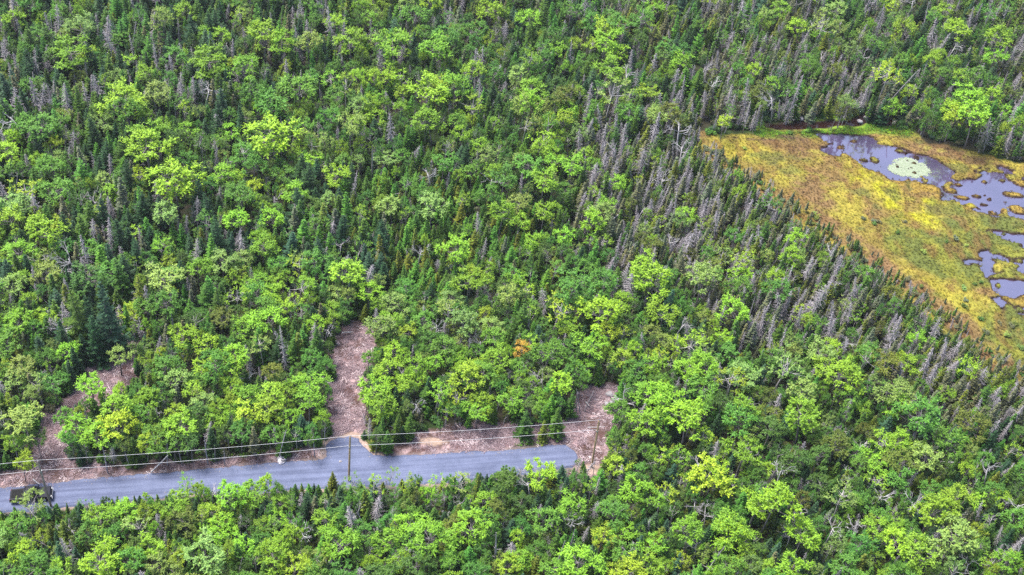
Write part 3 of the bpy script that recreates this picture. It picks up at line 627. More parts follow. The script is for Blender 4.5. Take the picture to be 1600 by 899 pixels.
# ---- composition map: one letter per 50 x 50 px of the photo
MAP = ["ssmssssosmmbmmoosmmoomgmoommoomo",
       "msmssmsmgmmbmbbbmmbmomgggoommmmg",
       "sssssmsmmbbbbbmmbmmbmmgommgombmg",
       "ssssmmssbbbbbbbmbbmmggggmoooobbm",
       "mmmsbbbbbbbbmymbbbgggggggooooooo",
       "mbmssbbbbssyyyybbbggggggggoooooo",
       "bmsssssbmssyyyyyybgggggggggooooo",
       "bbsssysnbmssyyyyybbgggggggggoooo",
       "mmssbmbbbbmsyybbyybmmgggggggggoo",
       "mmssmbmbbbbybbbbbbbbmbggggggggoo",
       "bsssdbbbmmbbbbbbmbbbbmdggggggggg",
       "bbsmbbbbdbbbbbbbbbbbbmdmbbgggggg",
       "bbdbbbbbdbbdbbbbbdbbbmdddbdbgggg",
       "bbbbbbbbbdbddddddbbbbddddbddbddd",
       "ddbbbbbbbbddddddddbdbddbddddddbd",
       "ddndbbbbdnddbddddddddddbddbdbbdd",
       "bddbbdbddbddbddbddddddbbddbdbdbd",
       "bbdbbbbbbbbbbbdbdbdbbdbbdbdbbddb"]
MIX = {  # kind weights: maple, birch, spruce, black spruce, dead, bare, snag ; maple tints ; spruce tints ; height range of conifers
 's': ((.10, .03, .66, .05, .13, .01, .02), 'GEPN', 'KKKTNEN', (.9, 1.45)),
 'm': ((.20, .08, .48, .05, .15, .02, .02), 'LGGEPNY', 'KNNTE', (.75, 1.25)),
 'b': ((.48, .13, .27, .02, .06, .03, .02), 'LLGGENYPG', 'NNKEN', (.6, 1.0)),
 'y': ((.10, .03, .78, .03, .05, .01, .00), 'LGE', 'NNOEGNOG', (.5, .9)),
 'g': ((.11, .07, .12, .39, .28, .02, .01), 'LGPO', 'NOU', (.6, 1.15)),
 'o': ((.20, .08, .22, .28, .17, .03, .02), 'GLPOG', 'NKUO', (.7, 1.15)),
 'd': ((.27, .08, .48, .03, .08, .05, .01), 'LGGENNO', 'NKKETNO', (.55, .95)),
 'n': ((.20, .05, .60, .03, .08, .02, .02), 'GEN', 'KNT', (.7, 1.1))}
KN = ['maple_tree', 'birch_tree', 'spruce_tree', 'black_spruce', 'dead_spruce', 'bare_tree', 'tree_snag']
BASE = dict(maple_tree=(8.0, 2.4), birch_tree=(8.5, 2.1), spruce_tree=(7.0, 1.5), black_spruce=(7.0, .8), dead_spruce=(8.0, 1.1), bare_tree=(7.0, 1.5), tree_snag=(6.0, .5), shrub=(.9, .8))
def inview(px, py, m=60): return -m < px < 1600 + m and -m < py < 900 + m * 1.6
def fill(n, big):
    for _ in range(n):
        px, py = uni(-70, 1670), uni(-60, 1010)
        if rnd() > (1.0 if py < 300 else .75): continue      # the ground is larger where it is farther
        p = P(px, py, 0); x, y = p[0], p[1]
        qx, qy = proj(np.array([x, y, 5.0])); c = MAP[min(max(int(qy // 50), 0), 17)][min(max(int(qx // 50), 0), 31)]
        wts, mt, stn, hr = MIX[c]
        kd = random.choices(KN, wts)[0]
        H0, R0 = BASE[kd]
        if kd in ('maple_tree', 'birch_tree'):
            s = (uni(.44, .76) if rnd() < .85 else uni(.76, 1.0)) if big else uni(.3, .52); sz = max(s, .62) * uni(.95, 1.2)
            if qy < 240 and big: s *= .95; sz *= 1.2
            t = random.choice(mt) if kd == 'maple_tree' else random.choice('PLYGNG'); r = R0 * s
        else:
            sz = uni(*hr) * (1 if big else .7); s = sz * uni(.85, 1.15); r = R0 * s * .8
            t = random.choice(stn) if kd != 'black_spruce' else random.choice('UUUON')
            if kd in ('dead_spruce',): sz *= .95
        if not ok_space(x, y, r, .62 if big else .56): continue
        if blocked(x, y, H0 * sz, R0 * s, .75):
            sz2 = sz * .55; s2 = s * .55
            if kd in ('maple_tree', 'birch_tree') and rnd() < .6: kd = 'spruce_tree'; H0, R0 = BASE[kd]; t = random.choice('NOE')
            if blocked(x, y, H0 * sz2, R0 * s2, .75): continue
            sz, s = sz2, s2; r = R0 * s
        put(kd, x, y, s, sz, t, r, False)
fill(15000, True); fill(26000, False)
print('trees', len(TREES), {k: sum(t['kind'] == k for t in TREES) for k in KN})

# ------------------------------------------------------------------ trees: the 300 of each kind that show largest are things of their own, the rest one mass per kind
COLOUR = dict(L='lime green', G='leaf green', E='emerald green', K='very dark green', T='bluish green', O='olive', Y='yellow green', P='pale green', N='deep green', U='grey olive', R='orange yellow', B='brown')
LAND = [(60, 768, 'the black truck'), (66, 722, 'the weathered pole'), (88, 690, 'the narrow cleared gap'), (172, 585, 'the upper cleared patch'),
        (440, 720, 'the mottled boulder'), (545, 705, 'the gravel driveway'), (543, 620, 'the cleared strip'), (556, 512, 'the cleared strip head'), (546, 735, 'the middle utility pole'),
        (740, 690, 'the roadside slash bank'), (880, 712, 'the road end'), (930, 690, 'the leaning pole'), (945, 628, 'the right clearing'),
        (1588, 560, 'the south bog tip'), (1585, 450, 'the southern pools'), (1400, 440, 'the brown bog edge'), (1262, 345, 'the mid bog edge'), (1105, 230, 'the west bog corner'),
        (1230, 225, 'the wheel ruts in the bog'), (1262, 192, 'the dark brook'), (1420, 262, 'the pale lily patch'), (1500, 232, 'the north pond bank'), (1410, 183, 'the sandy path'),
        (0, 0, 'the top left corner'), (1600, 0, 'the top right corner'), (0, 899, 'the bottom left corner'), (1600, 899, 'the bottom right corner'), (400, 0, 'the left top edge'), (800, 0, 'the middle top edge'),
        (1200, 0, 'the right top edge'), (0, 225, 'the upper left edge'), (0, 450, 'the middle left edge'), (400, 899, 'the left bottom edge'), (800, 899, 'the middle bottom edge'),
        (1200, 899, 'the right bottom edge'), (1600, 750, 'the lower right edge'), (800, 450, 'the photo centre'), (400, 225, 'the upper left quarter'), (800, 225, 'the upper middle'), (400, 420, 'the dense left woods'),
        (1120, 560, 'the right middle woods'), (200, 330, 'the left bright woods')]
ORD = 'first second third fourth fifth sixth seventh eighth ninth tenth eleventh twelfth thirteenth fourteenth fifteenth sixteenth seventeenth eighteenth nineteenth twentieth'.split()
def where(px, py):
    k = min(LAND, key=lambda l: (l[0] - px) ** 2 + ((l[1] - py) * 1.2) ** 2); dx, dy = px - k[0], py - k[1]; d = math.hypot(dx, dy)
    if d < 28: return 'right beside ' + k[2]
    a = math.degrees(math.atan2(-dy, dx)) % 360
    dr = ['right of', 'above right of', 'above', 'above left of', 'left of', 'below left of', 'below', 'below right of'][int((a + 22.5) // 45) % 8]
    return ('just ' if d < 65 else 'well ' if d < 120 else 'far ') + dr + ' ' + k[2]
WORD = dict(maple_tree='maple', birch_tree='birch', spruce_tree='spruce', black_spruce='black spruce', dead_spruce='dead spruce', bare_tree='bare dead tree', tree_snag='broken snag', shrub='shrub')
GROUPN = dict(maple_tree='maples of the mixed forest', birch_tree='birches of the mixed forest', spruce_tree='green spruces of the forest', black_spruce='black spruces along the bog',
              dead_spruce='dead grey spruces of the forest', bare_tree='bare dead broadleaf trees', tree_snag='broken pale snags', shrub='shrubs along the brook and bog')
CATN = dict(maple_tree='tree', birch_tree='tree', spruce_tree='tree', black_spruce='tree', dead_spruce='dead tree', bare_tree='dead tree', tree_snag='dead tree', shrub='shrub')
def describe(t):
    H0 = BASE[t['kind']][0]; h = H0 * t['sz']; k = t['kind']
    if k == 'dead_spruce': return 'tall grey dead spruce' if h > 9 else 'grey dead spruce' if h > 6.5 else 'short grey dead spruce'
    if k == 'bare_tree': return 'bleached bare forked tree'
    if k == 'tree_snag': return 'tall pale snag' if h > 6 else 'short pale snag'
    c = COLOUR[t['t']]
    if k in ('maple_tree', 'birch_tree'): sw = 'big ' if t['s'] > .95 else 'small ' if t['s'] < .6 else ''
    else: sw = 'tall ' if t['sz'] > 1.05 else 'small ' if t['sz'] < .62 else ''
    return sw + c + ' ' + WORD[k]

# shrubs on the brook banks, the bog edge and the bog itself, in the places the photograph shows them
for tok in "1290 180;1330 178;1345 172;1372 168;1322 190;1275 176;1262 172;1250 170;1240 172;1228 178;1215 176;1205 180;1140 193;1150 197;1172 198;1128 195;1118 200;1110 204;1440 180;1448 186;1436 192;1456 192;1464 184;1472 190;1470 200;1484 196;1492 204;1500 198;1506 210;1518 206;1522 214;1532 208;1540 216;1550 212;1556 222;1566 216;1574 226;1584 222;1592 230;1600 224;1450 204;1460 210;1480 214;1498 220;1352 342;1362 346;1370 344;1378 347;1268 200;1161 229;1390 268;1500 448;1520 444;1530 440;1478 378;1488 372;1510 382;1515 480;1508 470;1575 510;1590 505;1580 520;1560 505;1340 240;1275 330;1410 348;1400 360;1590 540;1535 500;1545 520;1440 392;1232 205;1285 206;1302 204".split(';'):
    px, py = map(float, tok.split()); inbog = inpoly(np.array([[px, py]]), ipoly(S_BOG))[0]
    for _ in range(1 if inbog else 3):
        p = P(px + uni(-6, 6), py + uni(-3, 3), .4)
        i = int(round((p[0] - x0) / st)); j = int(round((p[1] - y0) / st))
        if d_wat[min(j, NY - 1), min(i, NX - 1)] < .4: continue
        s = uni(.55, .95) if inbog else uni(.8, 1.5)
        TREES.append(dict(kind='shrub', x=p[0], y=p[1], s=s, sz=s * uni(.8, 1.1), t=random.choice('UNPO' if inbog else 'NUNTGE'), hand=True))
# stunted spruces and dead stems straggling out into the bog from the forest edge
edge = [(1600, 578), (1545, 553), (1515, 528), (1485, 500), (1450, 470), (1420, 447), (1380, 420), (1340, 395), (1300, 367), (1262, 342), (1228, 317), (1192, 290), (1165, 268), (1135, 247), (1100, 228)]
for _ in range(360):
    k = random.randrange(len(edge) - 1); f = rnd(); off = uni(-34, 4) if rnd() < .75 else abs(random.gauss(0, 1)) * 9
    u = edge[k][0] + (edge[k + 1][0] - edge[k][0]) * f + off * .45; v = edge[k][1] + (edge[k + 1][1] - edge[k][1]) * f - off * .7 + 6
    p = P(u, v, 0); kd = random.choices(['black_spruce', 'dead_spruce', 'shrub', 'spruce_tree'], (.5, .15, .25, .1))[0]; s = uni(.16, .42) * (1.3 if off < -15 else 1) if kd != 'shrub' else uni(.5, 1.0)
    TREES.append(dict(kind=kd, x=p[0], y=p[1], s=s * uni(1, 1.3), sz=s, t=None if kd == 'dead_spruce' else random.choice('UUON'), hand=False))
KN2 = KN + ['shrub']
for t in TREES:
    H0 = BASE[t['kind']][0]; z = H0 * t['sz'] * .7
    t['u'], t['v'] = [float(q) for q in proj(np.array([t['x'], t['y'], z]))]
    t['ps'] = float(scale_at(np.array([t['x'], t['y'], z]))) * max(t['s'] * BASE[t['kind']][1] * 2, .45 * H0 * t['sz'])
    t['in'] = 6 < t['u'] < 1594 and 4 < t['v'] < 893
# how much of each tree stands free of the trees in front of it (coarse raster, nearest first)
PR = 4; OCC = np.zeros((230, 404), bool)
for t in sorted(TREES, key=lambda t: math.hypot(t['x'], t['y'])):
    H0, R0 = BASE[t['kind']]; q = proj(np.array([[t['x'], t['y'], z * H0 * t['sz']] for z in (.45, .65, .85, 1.0)])); k = float(scale_at(np.array([t['x'], t['y'], 4])))
    rr = R0 * t['s'] * k * (.9 if t['kind'] != 'tree_snag' else .5); free = tot = 0; cells = []
    for u, v, f in zip(q[0], q[1], (.8, 1, .7, .25)):
        for du in (-.7, 0, .7):
            for dv in (-.35, .35):
                a, b_ = int((u + du * rr * f) // PR), int((v + dv * rr * f) // PR)
                if 0 <= a < 400 and 0 <= b_ < 225:
                    tot += 1; free += not OCC[b_, a]; cells.append((b_, a))
    if t['kind'] in ('maple_tree', 'birch_tree', 'spruce_tree', 'black_spruce'):
        for b_, a in cells: OCC[b_, a] = True
    t['free'] = free / 24.0
CAP = 300
rows = {}
for k in KN2:
    ts = [t for t in TREES if t['kind'] == k]
    cand = [t for t in ts if t['in'] and t['free'] > .16]
    cand.sort(key=lambda t: -t['ps'] * (.35 + t['free']) * (1.5 if t['hand'] else 1))
    rows[k] = cand[:CAP]
    if len(cand) <= CAP and len(ts) - len(cand) < 60: pass
    for t in rows[k]: t['own'] = True
lab = {}
for k in KN2:
    for t in rows[k]: t['d'] = describe(t) + ' ' + where(t['u'], t['v']); lab.setdefault(t['d'], []).append(t)
for d, ts in lab.items():
    if len(ts) == 1: ts[0]['label'] = d; continue
    ts.sort(key=lambda t: t['u'])
    for i, t in enumerate(ts): t['label'] = d + ', ' + ORD[min(i, 19)] + (' from left' if len(d.split()) < 14 else '')
SNAGM = [o_.data for o_ in sorted(KINDS['tree_snag']['lib'].objects, key=lambda q: q.name)]
for k in KN2:
    V = KINDS[k]['v']; allk = [t for t in TREES if t['kind'] == k]
    for t in allk:
        t['i'] = random.randrange(len(V)); t['rz'] = uni(0, 6.283); t['tilt'] = (random.gauss(0, .045), random.gauss(0, .045))
        if k in ('dead_spruce', 'tree_snag', 'bare_tree'): t['tilt'] = (random.gauss(0, .12), random.gauss(0, .12))
        t['c'] = tint(t['t']) if t['t'] else (.2, .2, .2)
        if not t['hand'] and k in ('maple_tree', 'birch_tree') and t['s'] < .6: t['c'] = tuple(.8 * q for q in t['c'])   # shade beneath the big crowns, painted as a darker tint on small fillers
        t['z'] = ground_z(t['x'], t['y'])
    for t in rows[k]:
        e = link(k, SNAGM[t['i']] if k == 'tree_snag' else None, None, (t['x'], t['y'], t['z']))
        e.rotation_euler = (*t['tilt'], t['rz']); e.scale = (t['s'], t['s'], t['sz'])
        tag(e, t['label'], CATN[k], GROUPN[k])
        if k == 'tree_snag': continue
        tm, cm = V[t['i']]
        a = link('trunk' if k != 'shrub' else 'stems', tm, e); c = link({'shrub': 'foliage'}.get(k, 'crown'), cm, e); c['tint'] = list(t['c'])
    rest = [t for t in allk if not t.get('own')]
    if rest:
        scatter({'maple_tree': 'maple_woods', 'birch_tree': 'birch_woods', 'spruce_tree': 'spruce_woods', 'black_spruce': 'black_spruce_woods', 'dead_spruce': 'dead_spruce_woods',
                 'bare_tree': 'dead_broadleaf_woods', 'tree_snag': 'snag_woods', 'shrub': 'low_shrubbery'}[k], KINDS[k]['lib'],
                [(t['x'], t['y'], t['z']) for t in rest], [(*t['tilt'], t['rz']) for t in rest], [(t['s'], t['s'], t['sz']) for t in rest],
                [(*t['c'], 1) for t in rest], [t['i'] for t in rest], 'further %ss of the forest' % WORD[k])
    print(k, len(allk), 'own', len(rows[k]))

# undergrowth: low leafy shrubs filling the forest floor
pts, rot, scl, tn, ix = [], [], [], [], []
for _ in range(14000):
    p = P(uni(-70, 1670), uni(-60, 1000), 0); i = int(round((p[0] - x0) / st)); j = int(round((p[1] - y0) / st))
    if not (0 <= i < NX and 0 <= j < NY) or min(d_road[j, i], d_deb[j, i], d_bog[j, i]) < .7 or d_wat[j, i] < .6: continue
    s = uni(.7, 1.7)
    if d_road[j, i] < 3: s *= .5
    pts.append((p[0], p[1], ground_z(p[0], p[1]) - .05)); rot.append((0, 0, uni(0, 6.3))); scl.append((s, s, s * uni(.7, 1.2)))
    tn.append((*[.55 * q for q in tint(random.choice('GEONLEU' if vnoise(np.array(p[0]), np.array(p[1]), 20, 3) > .5 else 'NEGOKN'))], 1)); ix.append(random.randrange(4))  # tint darkened to paint in the shade between and below the crowns
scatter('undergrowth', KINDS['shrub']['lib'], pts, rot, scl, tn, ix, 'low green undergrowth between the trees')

# bog tufts
lib = bpy.data.collections.new('library_tuft')
for k in range(3):
    mb = MB()
    for _ in range(46):
        a = rnd() * 6.28; r = uni(0, .32); b = Vector((math.cos(a) * r, math.sin(a) * r, 0)); d = Vector((math.cos(a) * uni(.05, .3), math.sin(a) * uni(.05, .3), uni(.14, .34))); s = Vector((-math.sin(a), math.cos(a), 0)) * .035
        mb.add([b - s, b + s, b + d], [(0, 1, 2)])
    lib.objects.link(bpy.data.objects.new('tuft_source_%d' % k, mb.mesh('tuft', [M_NEEDLE])))
pts, rot, scl, tn, ix = [], [], [], [], []
jj, ii = np.nonzero((d_bog < -.3) & (d_wat > .3))
sel = RS.choice(len(jj), min(len(jj), 17000), replace=False)
for q in sel:
    i, j = ii[q], jj[q]; x = gx[i] + uni(-.3, .3); y = gy[j] + uni(-.3, .3); s = uni(.3, .8)
    pts.append((x, y, Zg[j, i] - .03)); rot.append((0, 0, uni(0, 6.3))); scl.append((s, s, s * uni(.6, 1.2)))
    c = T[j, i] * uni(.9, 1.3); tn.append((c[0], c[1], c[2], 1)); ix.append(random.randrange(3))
scatter('bog_sedge', lib, pts, rot, scl, tn, ix, 'short sedge and moss covering the bog')
# grass on road shoulders and brook banks
pts, rot, scl, tn, ix = [], [], [], [], []
jj, ii = np.nonzero(((d_brook < 5) & (d_brook > 1.1) & (d_bog > -2)) | ((d_road > .8) & (d_road < 2.5) & (d_deb > .3)))
for q in RS.choice(len(jj), min(len(jj), 3500), replace=False):
    i, j = ii[q], jj[q]; s = uni(.5, 1.1)
    pts.append((gx[i], gy[j], Zg[j, i] - .02)); rot.append((0, 0, uni(0, 6.3))); scl.append((s, s, s)); tn.append((*tint(random.choice('LGOG')), 1)); ix.append(random.randrange(3))
scatter('bank_grass', lib, pts, rot, scl, tn, ix, 'rank green grass on the banks')

# slash: sticks, bark and chips left on the cleared ground
lib = bpy.data.collections.new('library_slash')
for k in range(6):
    mb = MB()
    for _ in range(9):
        a = rnd() * 6.28; L = uni(.25, 1.1); c = Vector((uni(-.5, .5), uni(-.5, .5), uni(.02, .18))); d = Vector((math.cos(a), math.sin(a), uni(-.2, .25))) * L / 2
        r = uni(.012, .04); mb.tube([c - d, c + rdir() * .04, c + d], [r, r * .9, r * .6], 4)
    for _ in range(7):
        c = Vector((uni(-.5, .5), uni(-.5, .5), uni(.03, .15))); leafquad(mb, c, rdir(.1), uni(.08, .2))
    lib.objects.link(bpy.data.objects.new('slash_source_%d' % k, mb.mesh('slash', [M_CHIP if k == 0 else M_SLASH])))
pts, rot, scl, tn, ix = [], [], [], [], []
jj, ii = np.nonzero((d_deb < .2) & (d_road > .2) & (d_sand > .1) & (dirt < .5))
for q in RS.choice(len(jj), 6000):
    i, j = ii[q], jj[q]; s = uni(.4, 1.3)
    if n3[j, i] > uni(.42, .8): continue
    pts.append((gx[i] + uni(-.2, .2), gy[j] + uni(-.2, .2), Zg[j, i] - .04)); rot.append((uni(-.2, .2), uni(-.2, .2), uni(0, 6.3))); scl.append((s, s, s * .8)); tn.append((1, 1, 1, 1))
    ix.append(0 if rnd() < .07 else random.randrange(1, 6))
scatter('slash_debris', lib, pts, rot, scl, tn, ix, 'brushwood and wood chips on the cleared ground')
# loose stones along the road edge
lib = bpy.data.collections.new('library_stone')
def stone(r, sub=1, rough=.25):
    import bmesh
    bm = bmesh.new(); bmesh.ops.create_icosphere(bm, subdivisions=sub + 1, radius=r)
    ph = uni(0, 9)
    for v in bm.verts:
        f = 1 + rough * math.sin(v.co.x / r * 2.3 + ph) * math.cos(v.co.y / r * 2.7 - ph) + uni(-.06, .06); v.co = Vector((v.co.x * f * 1.15, v.co.y * f, v.co.z * f * .72))
    me = bpy.data.meshes.new('stone'); bm.to_mesh(me); bm.free(); return me
for k in range(3):
    me = stone(.12, 0); me.materials.append(M_ROCK); lib.objects.link(bpy.data.objects.new('stone_source_%d' % k, me))
pts, rot, scl, tn, ix = [], [], [], [], []
jj, ii = np.nonzero((abs(d_road) < .7))
for q in RS.choice(len(jj), 1100):
    i, j = ii[q], jj[q]; s = uni(.25, .8)
    pts.append((gx[i] + uni(-.2, .2), gy[j] + uni(-.2, .2), .0 if d_road[j, i] > 0 else .13)); rot.append((0, 0, uni(0, 6.3))); scl.append((s, s, s)); tn.append((1, 1, 1, 1)); ix.append(random.randrange(3))
scatter('roadside_stones', lib, pts, rot, scl, tn, ix, 'loose pale stones along the road edge')
# lily pads
lib = bpy.data.collections.new('library_lily')
mb = MB()
for _ in range(16):
    c = Vector((uni(-.45, .45), uni(-.45, .45), uni(.0, .03))); r = uni(.08, .15)
    mb.add([c] + [c + Vector((math.cos(a) * r, math.sin(a) * r, uni(0, .01))) for a in [i * .75 + .2 for i in range(9)]], [(0, i, i + 1) for i in range(1, 9)])
M_LILY = simple('lily_pad', [(.3, (.13, .18, .085)), (.7, (.29, .31, .25))], 1.2, .6)
lib.objects.link(bpy.data.objects.new('lily_source', mb.mesh('lily', [M_LILY])))
pts, rot, scl, tn, ix = [], [], [], [], []
for _ in range(520):
    u, v = uni(1385, 1455), uni(246, 280)
    jx = uni(-3, 3)
    if not inpoly(np.array([[u + jx, v + jx * .4]]), LILY)[0]: continue
    p = P(u, v, WATER_Z + .02); pts.append((p[0], p[1], WATER_Z + uni(.012, .03))); rot.append((0, 0, uni(0, 6.3))); scl.append((1, 1, 1)); tn.append((1, 1, 1, 1)); ix.append(0)
scatter('lily_pads', lib, pts, rot, scl, tn, ix, 'pale floating lily pads in the pond')

# ------------------------------------------------------------------ utility poles and wires
POLES = [((59, 721), (80, 792), 'grey weathered wooden utility pole standing beside the black truck', M_POLEG), ((547, 683), (545, 752), 'yellowish wooden utility pole standing at the driveway mouth', M_POLE), ((936, 658), (924, 730), 'yellowish utility pole leaning in the clearing at the road end', M_POLE)]
tops, lows = [], []
for (tx, ty), (bx_, by_), lb, m_ in POLES:
    b = P(bx_, by_, 0); best = min(((abs(proj(P(tx, ty, h))[1] - 0) * 0 + abs(P(tx, ty, h)[1] - b[1] - 0.0), h) for h in np.arange(6, 16, .1)), key=lambda q: q[0]); h = best[1]
    t = P(tx, ty, h); e = link('utility_pole', None, None, (b[0], b[1], 0)); tag(e, lb, 'utility pole', 'utility poles along the gravel road')
    dx, dy = t[0] - b[0], t[1] - b[1]; mb = MB(); mb.tube([(-dx * .05, -dy * .05, -.5), (dx * .5, dy * .5, h * .5), (dx, dy, h)], [.17, .15, .125], 12); link('shaft', mb.mesh('shaft', [m_], False), e)
    mb = MB(); mb.tube([(dx, dy, h), (dx, dy, h + .1), (dx, dy, h + .22), (dx, dy, h + .26)], [.05, .09, .07, .03], 8); link('insulator', mb.mesh('insulator', [M_METAL]), e)
    k = (h - 2.3) / h; mb = MB(); mb.box((dx * k, dy * k + .18, h - 2.3), (.16, .3, .14)); mb.tube([(dx * k, dy * k, h - 2.42), (dx * k, dy * k, h - 2.16)], [.165, .16], 12); link('clamp', mb.mesh('clamp', [M_METAL]), e)
    tops.append(Vector((b[0] + dx, b[1] + dy, h + .26))); lows.append(Vector((b[0] + dx * k, b[1] + dy * k + .33, h - 2.3))); print('pole', h, b[:2], t[:2])
def wire(nm, lb, pts, r, end_l):
    mb = MB(); allp = [end_l] + pts; line = []
    for a, c in zip(allp[:-1], allp[1:]):
        for i in range(24):
            f = i / 24; q = a.lerp(c, f); q.z -= 4 * f * (1 - f) * (.012 * (c - a).length); line.append(q)
    line.append(allp[-1]); mb.tube(line, [r] * len(line), 6)
    tag(link(nm, mb.mesh(nm, [M_WIRE], True)), lb, 'power line', 'wires strung between the utility poles')
d0 = tops[0] - tops[1]; d0.normalize()
wire('power_line', 'upper silver wire strung over the tops of all three utility poles', tops, .017, tops[0] + d0 * 45)
wire('power_line', 'lower silver wire clamped below the tops of the utility poles', lows, .018, lows[0] + d0 * 45)

# ------------------------------------------------------------------ black pickup truck on the road
def paint(name, c, rough=.25, spec=.35, coat=.0):
    m, n, b, o = mat(name); t = noise(n, 6, 3, .5, objcoord(n)); r = ramp(n, t.outputs[0], [(.3, tuple(x * .8 for x in c)), (.7, tuple(x * 1.2 for x in c))]); n.links.new(r.outputs[0], b.inputs['Base Color'])
    b.inputs['Roughness'].default_value = rough; b.inputs['Specular IOR Level'].default_value = spec; b.inputs['Coat Weight'].default_value = coat; return m
M_BLACK = paint('black_car_paint', (.006, .006, .012), .3, .35); M_GLASSC = paint('dark_car_glass', (.012, .014, .02), .05, 1.0, 0); M_RUB = paint('rubber', (.008, .008, .008), .85, .2, 0)
M_CHROME = simple('chrome', [(.3, (.5, .5, .52)), (.7, (.7, .7, .72))], 4, .2, 0, .5, .9); M_LAMP = simple('lamp_glass', [(.3, (.6, .6, .58)), (.7, (.8, .8, .78))], 4, .15, 0, .6); M_RED = simple('tail_lamp', [(.3, (.3, .01, .01)), (.7, (.5, .03, .02))], 4, .2, 0, .6)
ta = P(49, 773, .8); tdir = P(110, 768, 0) - P(10, 777, 0); tang = math.atan2(tdir[1], tdir[0])
e = link('pickup_truck', None, None, (ta[0], ta[1], .125), tang); tag(e, 'black pickup truck parked on the gravel road beside the weathered pole', 'pickup truck')
def prism(pts, w0, w1f):
    """side outline (x, z) made solid across the width; w1f gives the half width at a height"""
    mb = MB(); n_ = len(pts); vs = [Vector((x, -w1f(z) , z)) for x, z in pts] + [Vector((x, w1f(z), z)) for x, z in pts]
    mb.add(vs, [tuple(range(n_)), tuple(range(2 * n_ - 1, n_ - 1, -1))] + [(i, n_ + i, n_ + (i + 1) % n_, (i + 1) % n_) for i in range(n_)]); return mb
wf = lambda z: .97 - max(0, abs(z - .75) - .2) * .12 - max(0, z - 1.1) * .28
body = [(-2.75, .45), (-2.78, 1.02), (-2.7, 1.12), (-.95, 1.12), (-.9, 1.16), (1.0, 1.16), (1.25, 1.14), (2.55, 1.02), (2.75, .9), (2.78, .45), (2.3, .38), (2.2, .62), (1.95, .82), (1.6, .82), (1.35, .62), (1.28, .36), (-1.2, .36), (-1.3, .62), (-1.55, .82), (-1.9, .82), (-2.15, .62), (-2.22, .4)]
bo = link('body', prism(body, 1, wf).mesh('body', [M_BLACK]), e); bv = bo.modifiers.new('bevel', 'BEVEL'); bv.width = .05; bv.segments = 2; bv.limit_method = 'ANGLE'
cab = [(-.95, 1.15), (-.82, 1.72), (-.6, 1.84), (.35, 1.84), (.55, 1.76), (1.15, 1.15)]
co = link('cab', prism(cab, 1, lambda z: .9 - (z - 1.15) * .28).mesh('cab', [M_BLACK]), e); bv = co.modifiers.new('bevel', 'BEVEL'); bv.width = .05; bv.segments = 2
mb = MB(); mb.add([Vector((1.16, -.78, 1.2)), Vector((1.16, .78, 1.2)), Vector((.6, .66, 1.75)), Vector((.6, -.66, 1.75))], [(0, 1, 2, 3)]); link('windscreen', mb.mesh('windscreen', [M_GLASSC]), e)
for sg in (-1, 1):
    for xa, xb, xc, xd in ((-.78, .02, .02, -.68), (.1, .98, .48, .1)):
        mb = MB(); q = lambda x, z: Vector((x, sg * (.905 - (z - 1.15) * .28 + .006), z)); f = [q(xa, 1.22), q(xb, 1.22), q(xc, 1.68), q(xd, 1.68)]; mb.add(f, [(0, 1, 2, 3)]); link('side_window', mb.mesh('side_window', [M_GLASSC]), e)
    mb = MB(); mb.box((.95, sg * 1.06, 1.25), (.12, .22, .17)); link('mirror', mb.mesh('mirror', [M_BLACK]), e)
    mb = MB(); mb.box((2.74, sg * .74, .82), (.08, .3, .17)); link('headlight', mb.mesh('headlight', [M_LAMP]), e)
    mb = MB(); mb.box((-2.78, sg * .86, .88), (.05, .12, .34)); link('tail_light', mb.mesh('tail_light', [M_RED]), e)
    for xw in (1.78, -1.72):
        mb = MB(); mb.tube([(xw, sg * .99, .39), (xw, sg * .96, .39), (xw, sg * .76, .39), (xw, sg * .73, .39)], [.33, .39, .39, .33], 20); wo = link('wheel', mb.mesh('wheel', [M_RUB]), e)
        mb = MB(); mb.tube([(xw, sg * .985, .39), (xw, sg * 1.0, .39)], [.23, .2], 12); link('rim', mb.mesh('rim', [M_CHROME]), wo)
mb = MB(); mb.box((-1.85, 0, 1.125), (1.55, 1.5, .02)); link('bed_cover', mb.mesh('bed_cover', [M_RUB]), e)
mb = MB(); mb.box((2.83, 0, .5), (.14, 1.85, .2)); link('front_bumper', mb.mesh('front_bumper', [M_METAL]), e)
mb = MB(); mb.box((-2.84, 0, .52), (.14, 1.8, .18)); link('rear_bumper', mb.mesh('rear_bumper', [M_RUB]), e)
mb = MB(); mb.box((2.79, 0, .8), (.05, 1.1, .24)); link('grille', mb.mesh('grille', [M_RUB]), e)

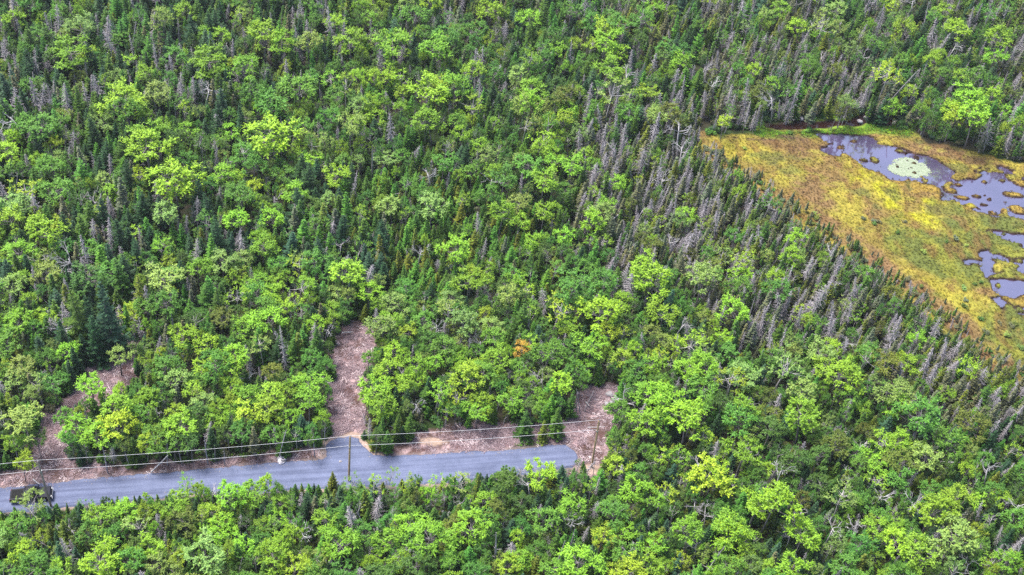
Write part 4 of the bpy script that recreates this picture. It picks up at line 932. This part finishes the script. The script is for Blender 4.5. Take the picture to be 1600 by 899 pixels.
# ------------------------------------------------------------------ boulders, rocks, fallen logs
def rock(px, py, r, lb, m_, nm='boulder', grp=None, zz=0):
    p = P(px, py, zz); me = stone(r, 2, .22); me.materials.append(m_); o = link(nm, me, None, (p[0], p[1], zz + r * .35), uni(0, 6)); tag(o, lb, nm, grp); return o
rock(440, 721, .62, 'white boulder mottled with black beside the gravel road', M_ROCKW)
rock(1251, 186, .55, 'flat white rock standing in the dark brook', M_ROCK, 'boulder', None, -.1)
for a, b_, r, lb in ((952, 617, .55, 'pale rounded boulder at the back of the right clearing'), (948, 632, .4, 'small pale boulder in the middle of the right clearing'), (956, 631, .42, 'grey boulder at the right side of the right clearing'), (945, 742, .3, 'small pale stone near the foot of the leaning pole'),
                     (1343, 191, .5, 'pale rock in the brook bend above the pond'), (1352, 184, .38, 'small grey rock upstream in the brook bend'), (1412, 176, .4, 'white rock beside the sandy path'), (692, 751, .35, 'white stone on the dirt south of the road'), (532, 722, .22, 'white stone lying on the driveway mouth')):
    rock(a, b_, r, lb, M_ROCK)
LOGS = [((1470, 722), (1500, 723), .14, 'long pale fallen trunk lying across the lower right woods'), ((52, 749), (62, 757), .10, 'short white fallen log on the slash just above the black truck'), ((1332, 433), (1341, 439), .08, 'thin pale fallen stem on the brown bog edge'),
        ((534, 520), (552, 519), .12, 'straight white log across the head of the cleared strip'), ((236, 738), (262, 712), .12, 'leaning grey trunk fallen toward the road edge'), ((1293, 70), (1313, 63), .14, 'leaning pale trunk in the upper right woods'),
        ((515, 583), (522, 578), .09, 'short yellowish log on the edge of the cleared strip'), ((957, 343), (978, 326), .12, 'pale fallen trunk in the centre right woods'), ((915, 628), (921, 635), .09, 'short dark log at the back of the right clearing'), ((918, 668), (945, 667), .07, 'thin pale log behind the leaning pole')]
for i, (a, b_, r, lb) in enumerate(LOGS):
    z = 3.2 if i in (0, 5, 7) else .35 + r
    p, q = Vector(P(*a, z)), Vector(P(*b_, z if i != 4 else 3.5)); mb = MB(); d = (q - p).normalized()
    mid = p.lerp(q, .5); mb.tube([p - mid, rdir() * .06, q - mid], [r, r * .9, r * .55], 7)
    tag(link('fallen_log', mb.mesh('fallen_log', [M_DEADW]), None, mid), lb, 'fallen log')

# ------------------------------------------------------------------ air between the camera and the far trees
m = bpy.data.materials.new('haze'); m.use_nodes = True; n = m.node_tree; n.nodes.clear()
o = n.nodes.new('ShaderNodeOutputMaterial'); v = n.nodes.new('ShaderNodeVolumePrincipled'); v.inputs['Color'].default_value = (.84, .9, 1, 1); v.inputs['Density'].default_value = .00008; v.inputs['Anisotropy'].default_value = .2
n.links.new(v.outputs[0], o.inputs['Volume'])
mb = MB(); mb.box((0, 1750, 80), (6100, 6700, 164)); tag(link('haze', mb.mesh('haze', [m])), 'thin pale air over the forest', kind='stuff')
sc.cycles.volume_bounces = 0
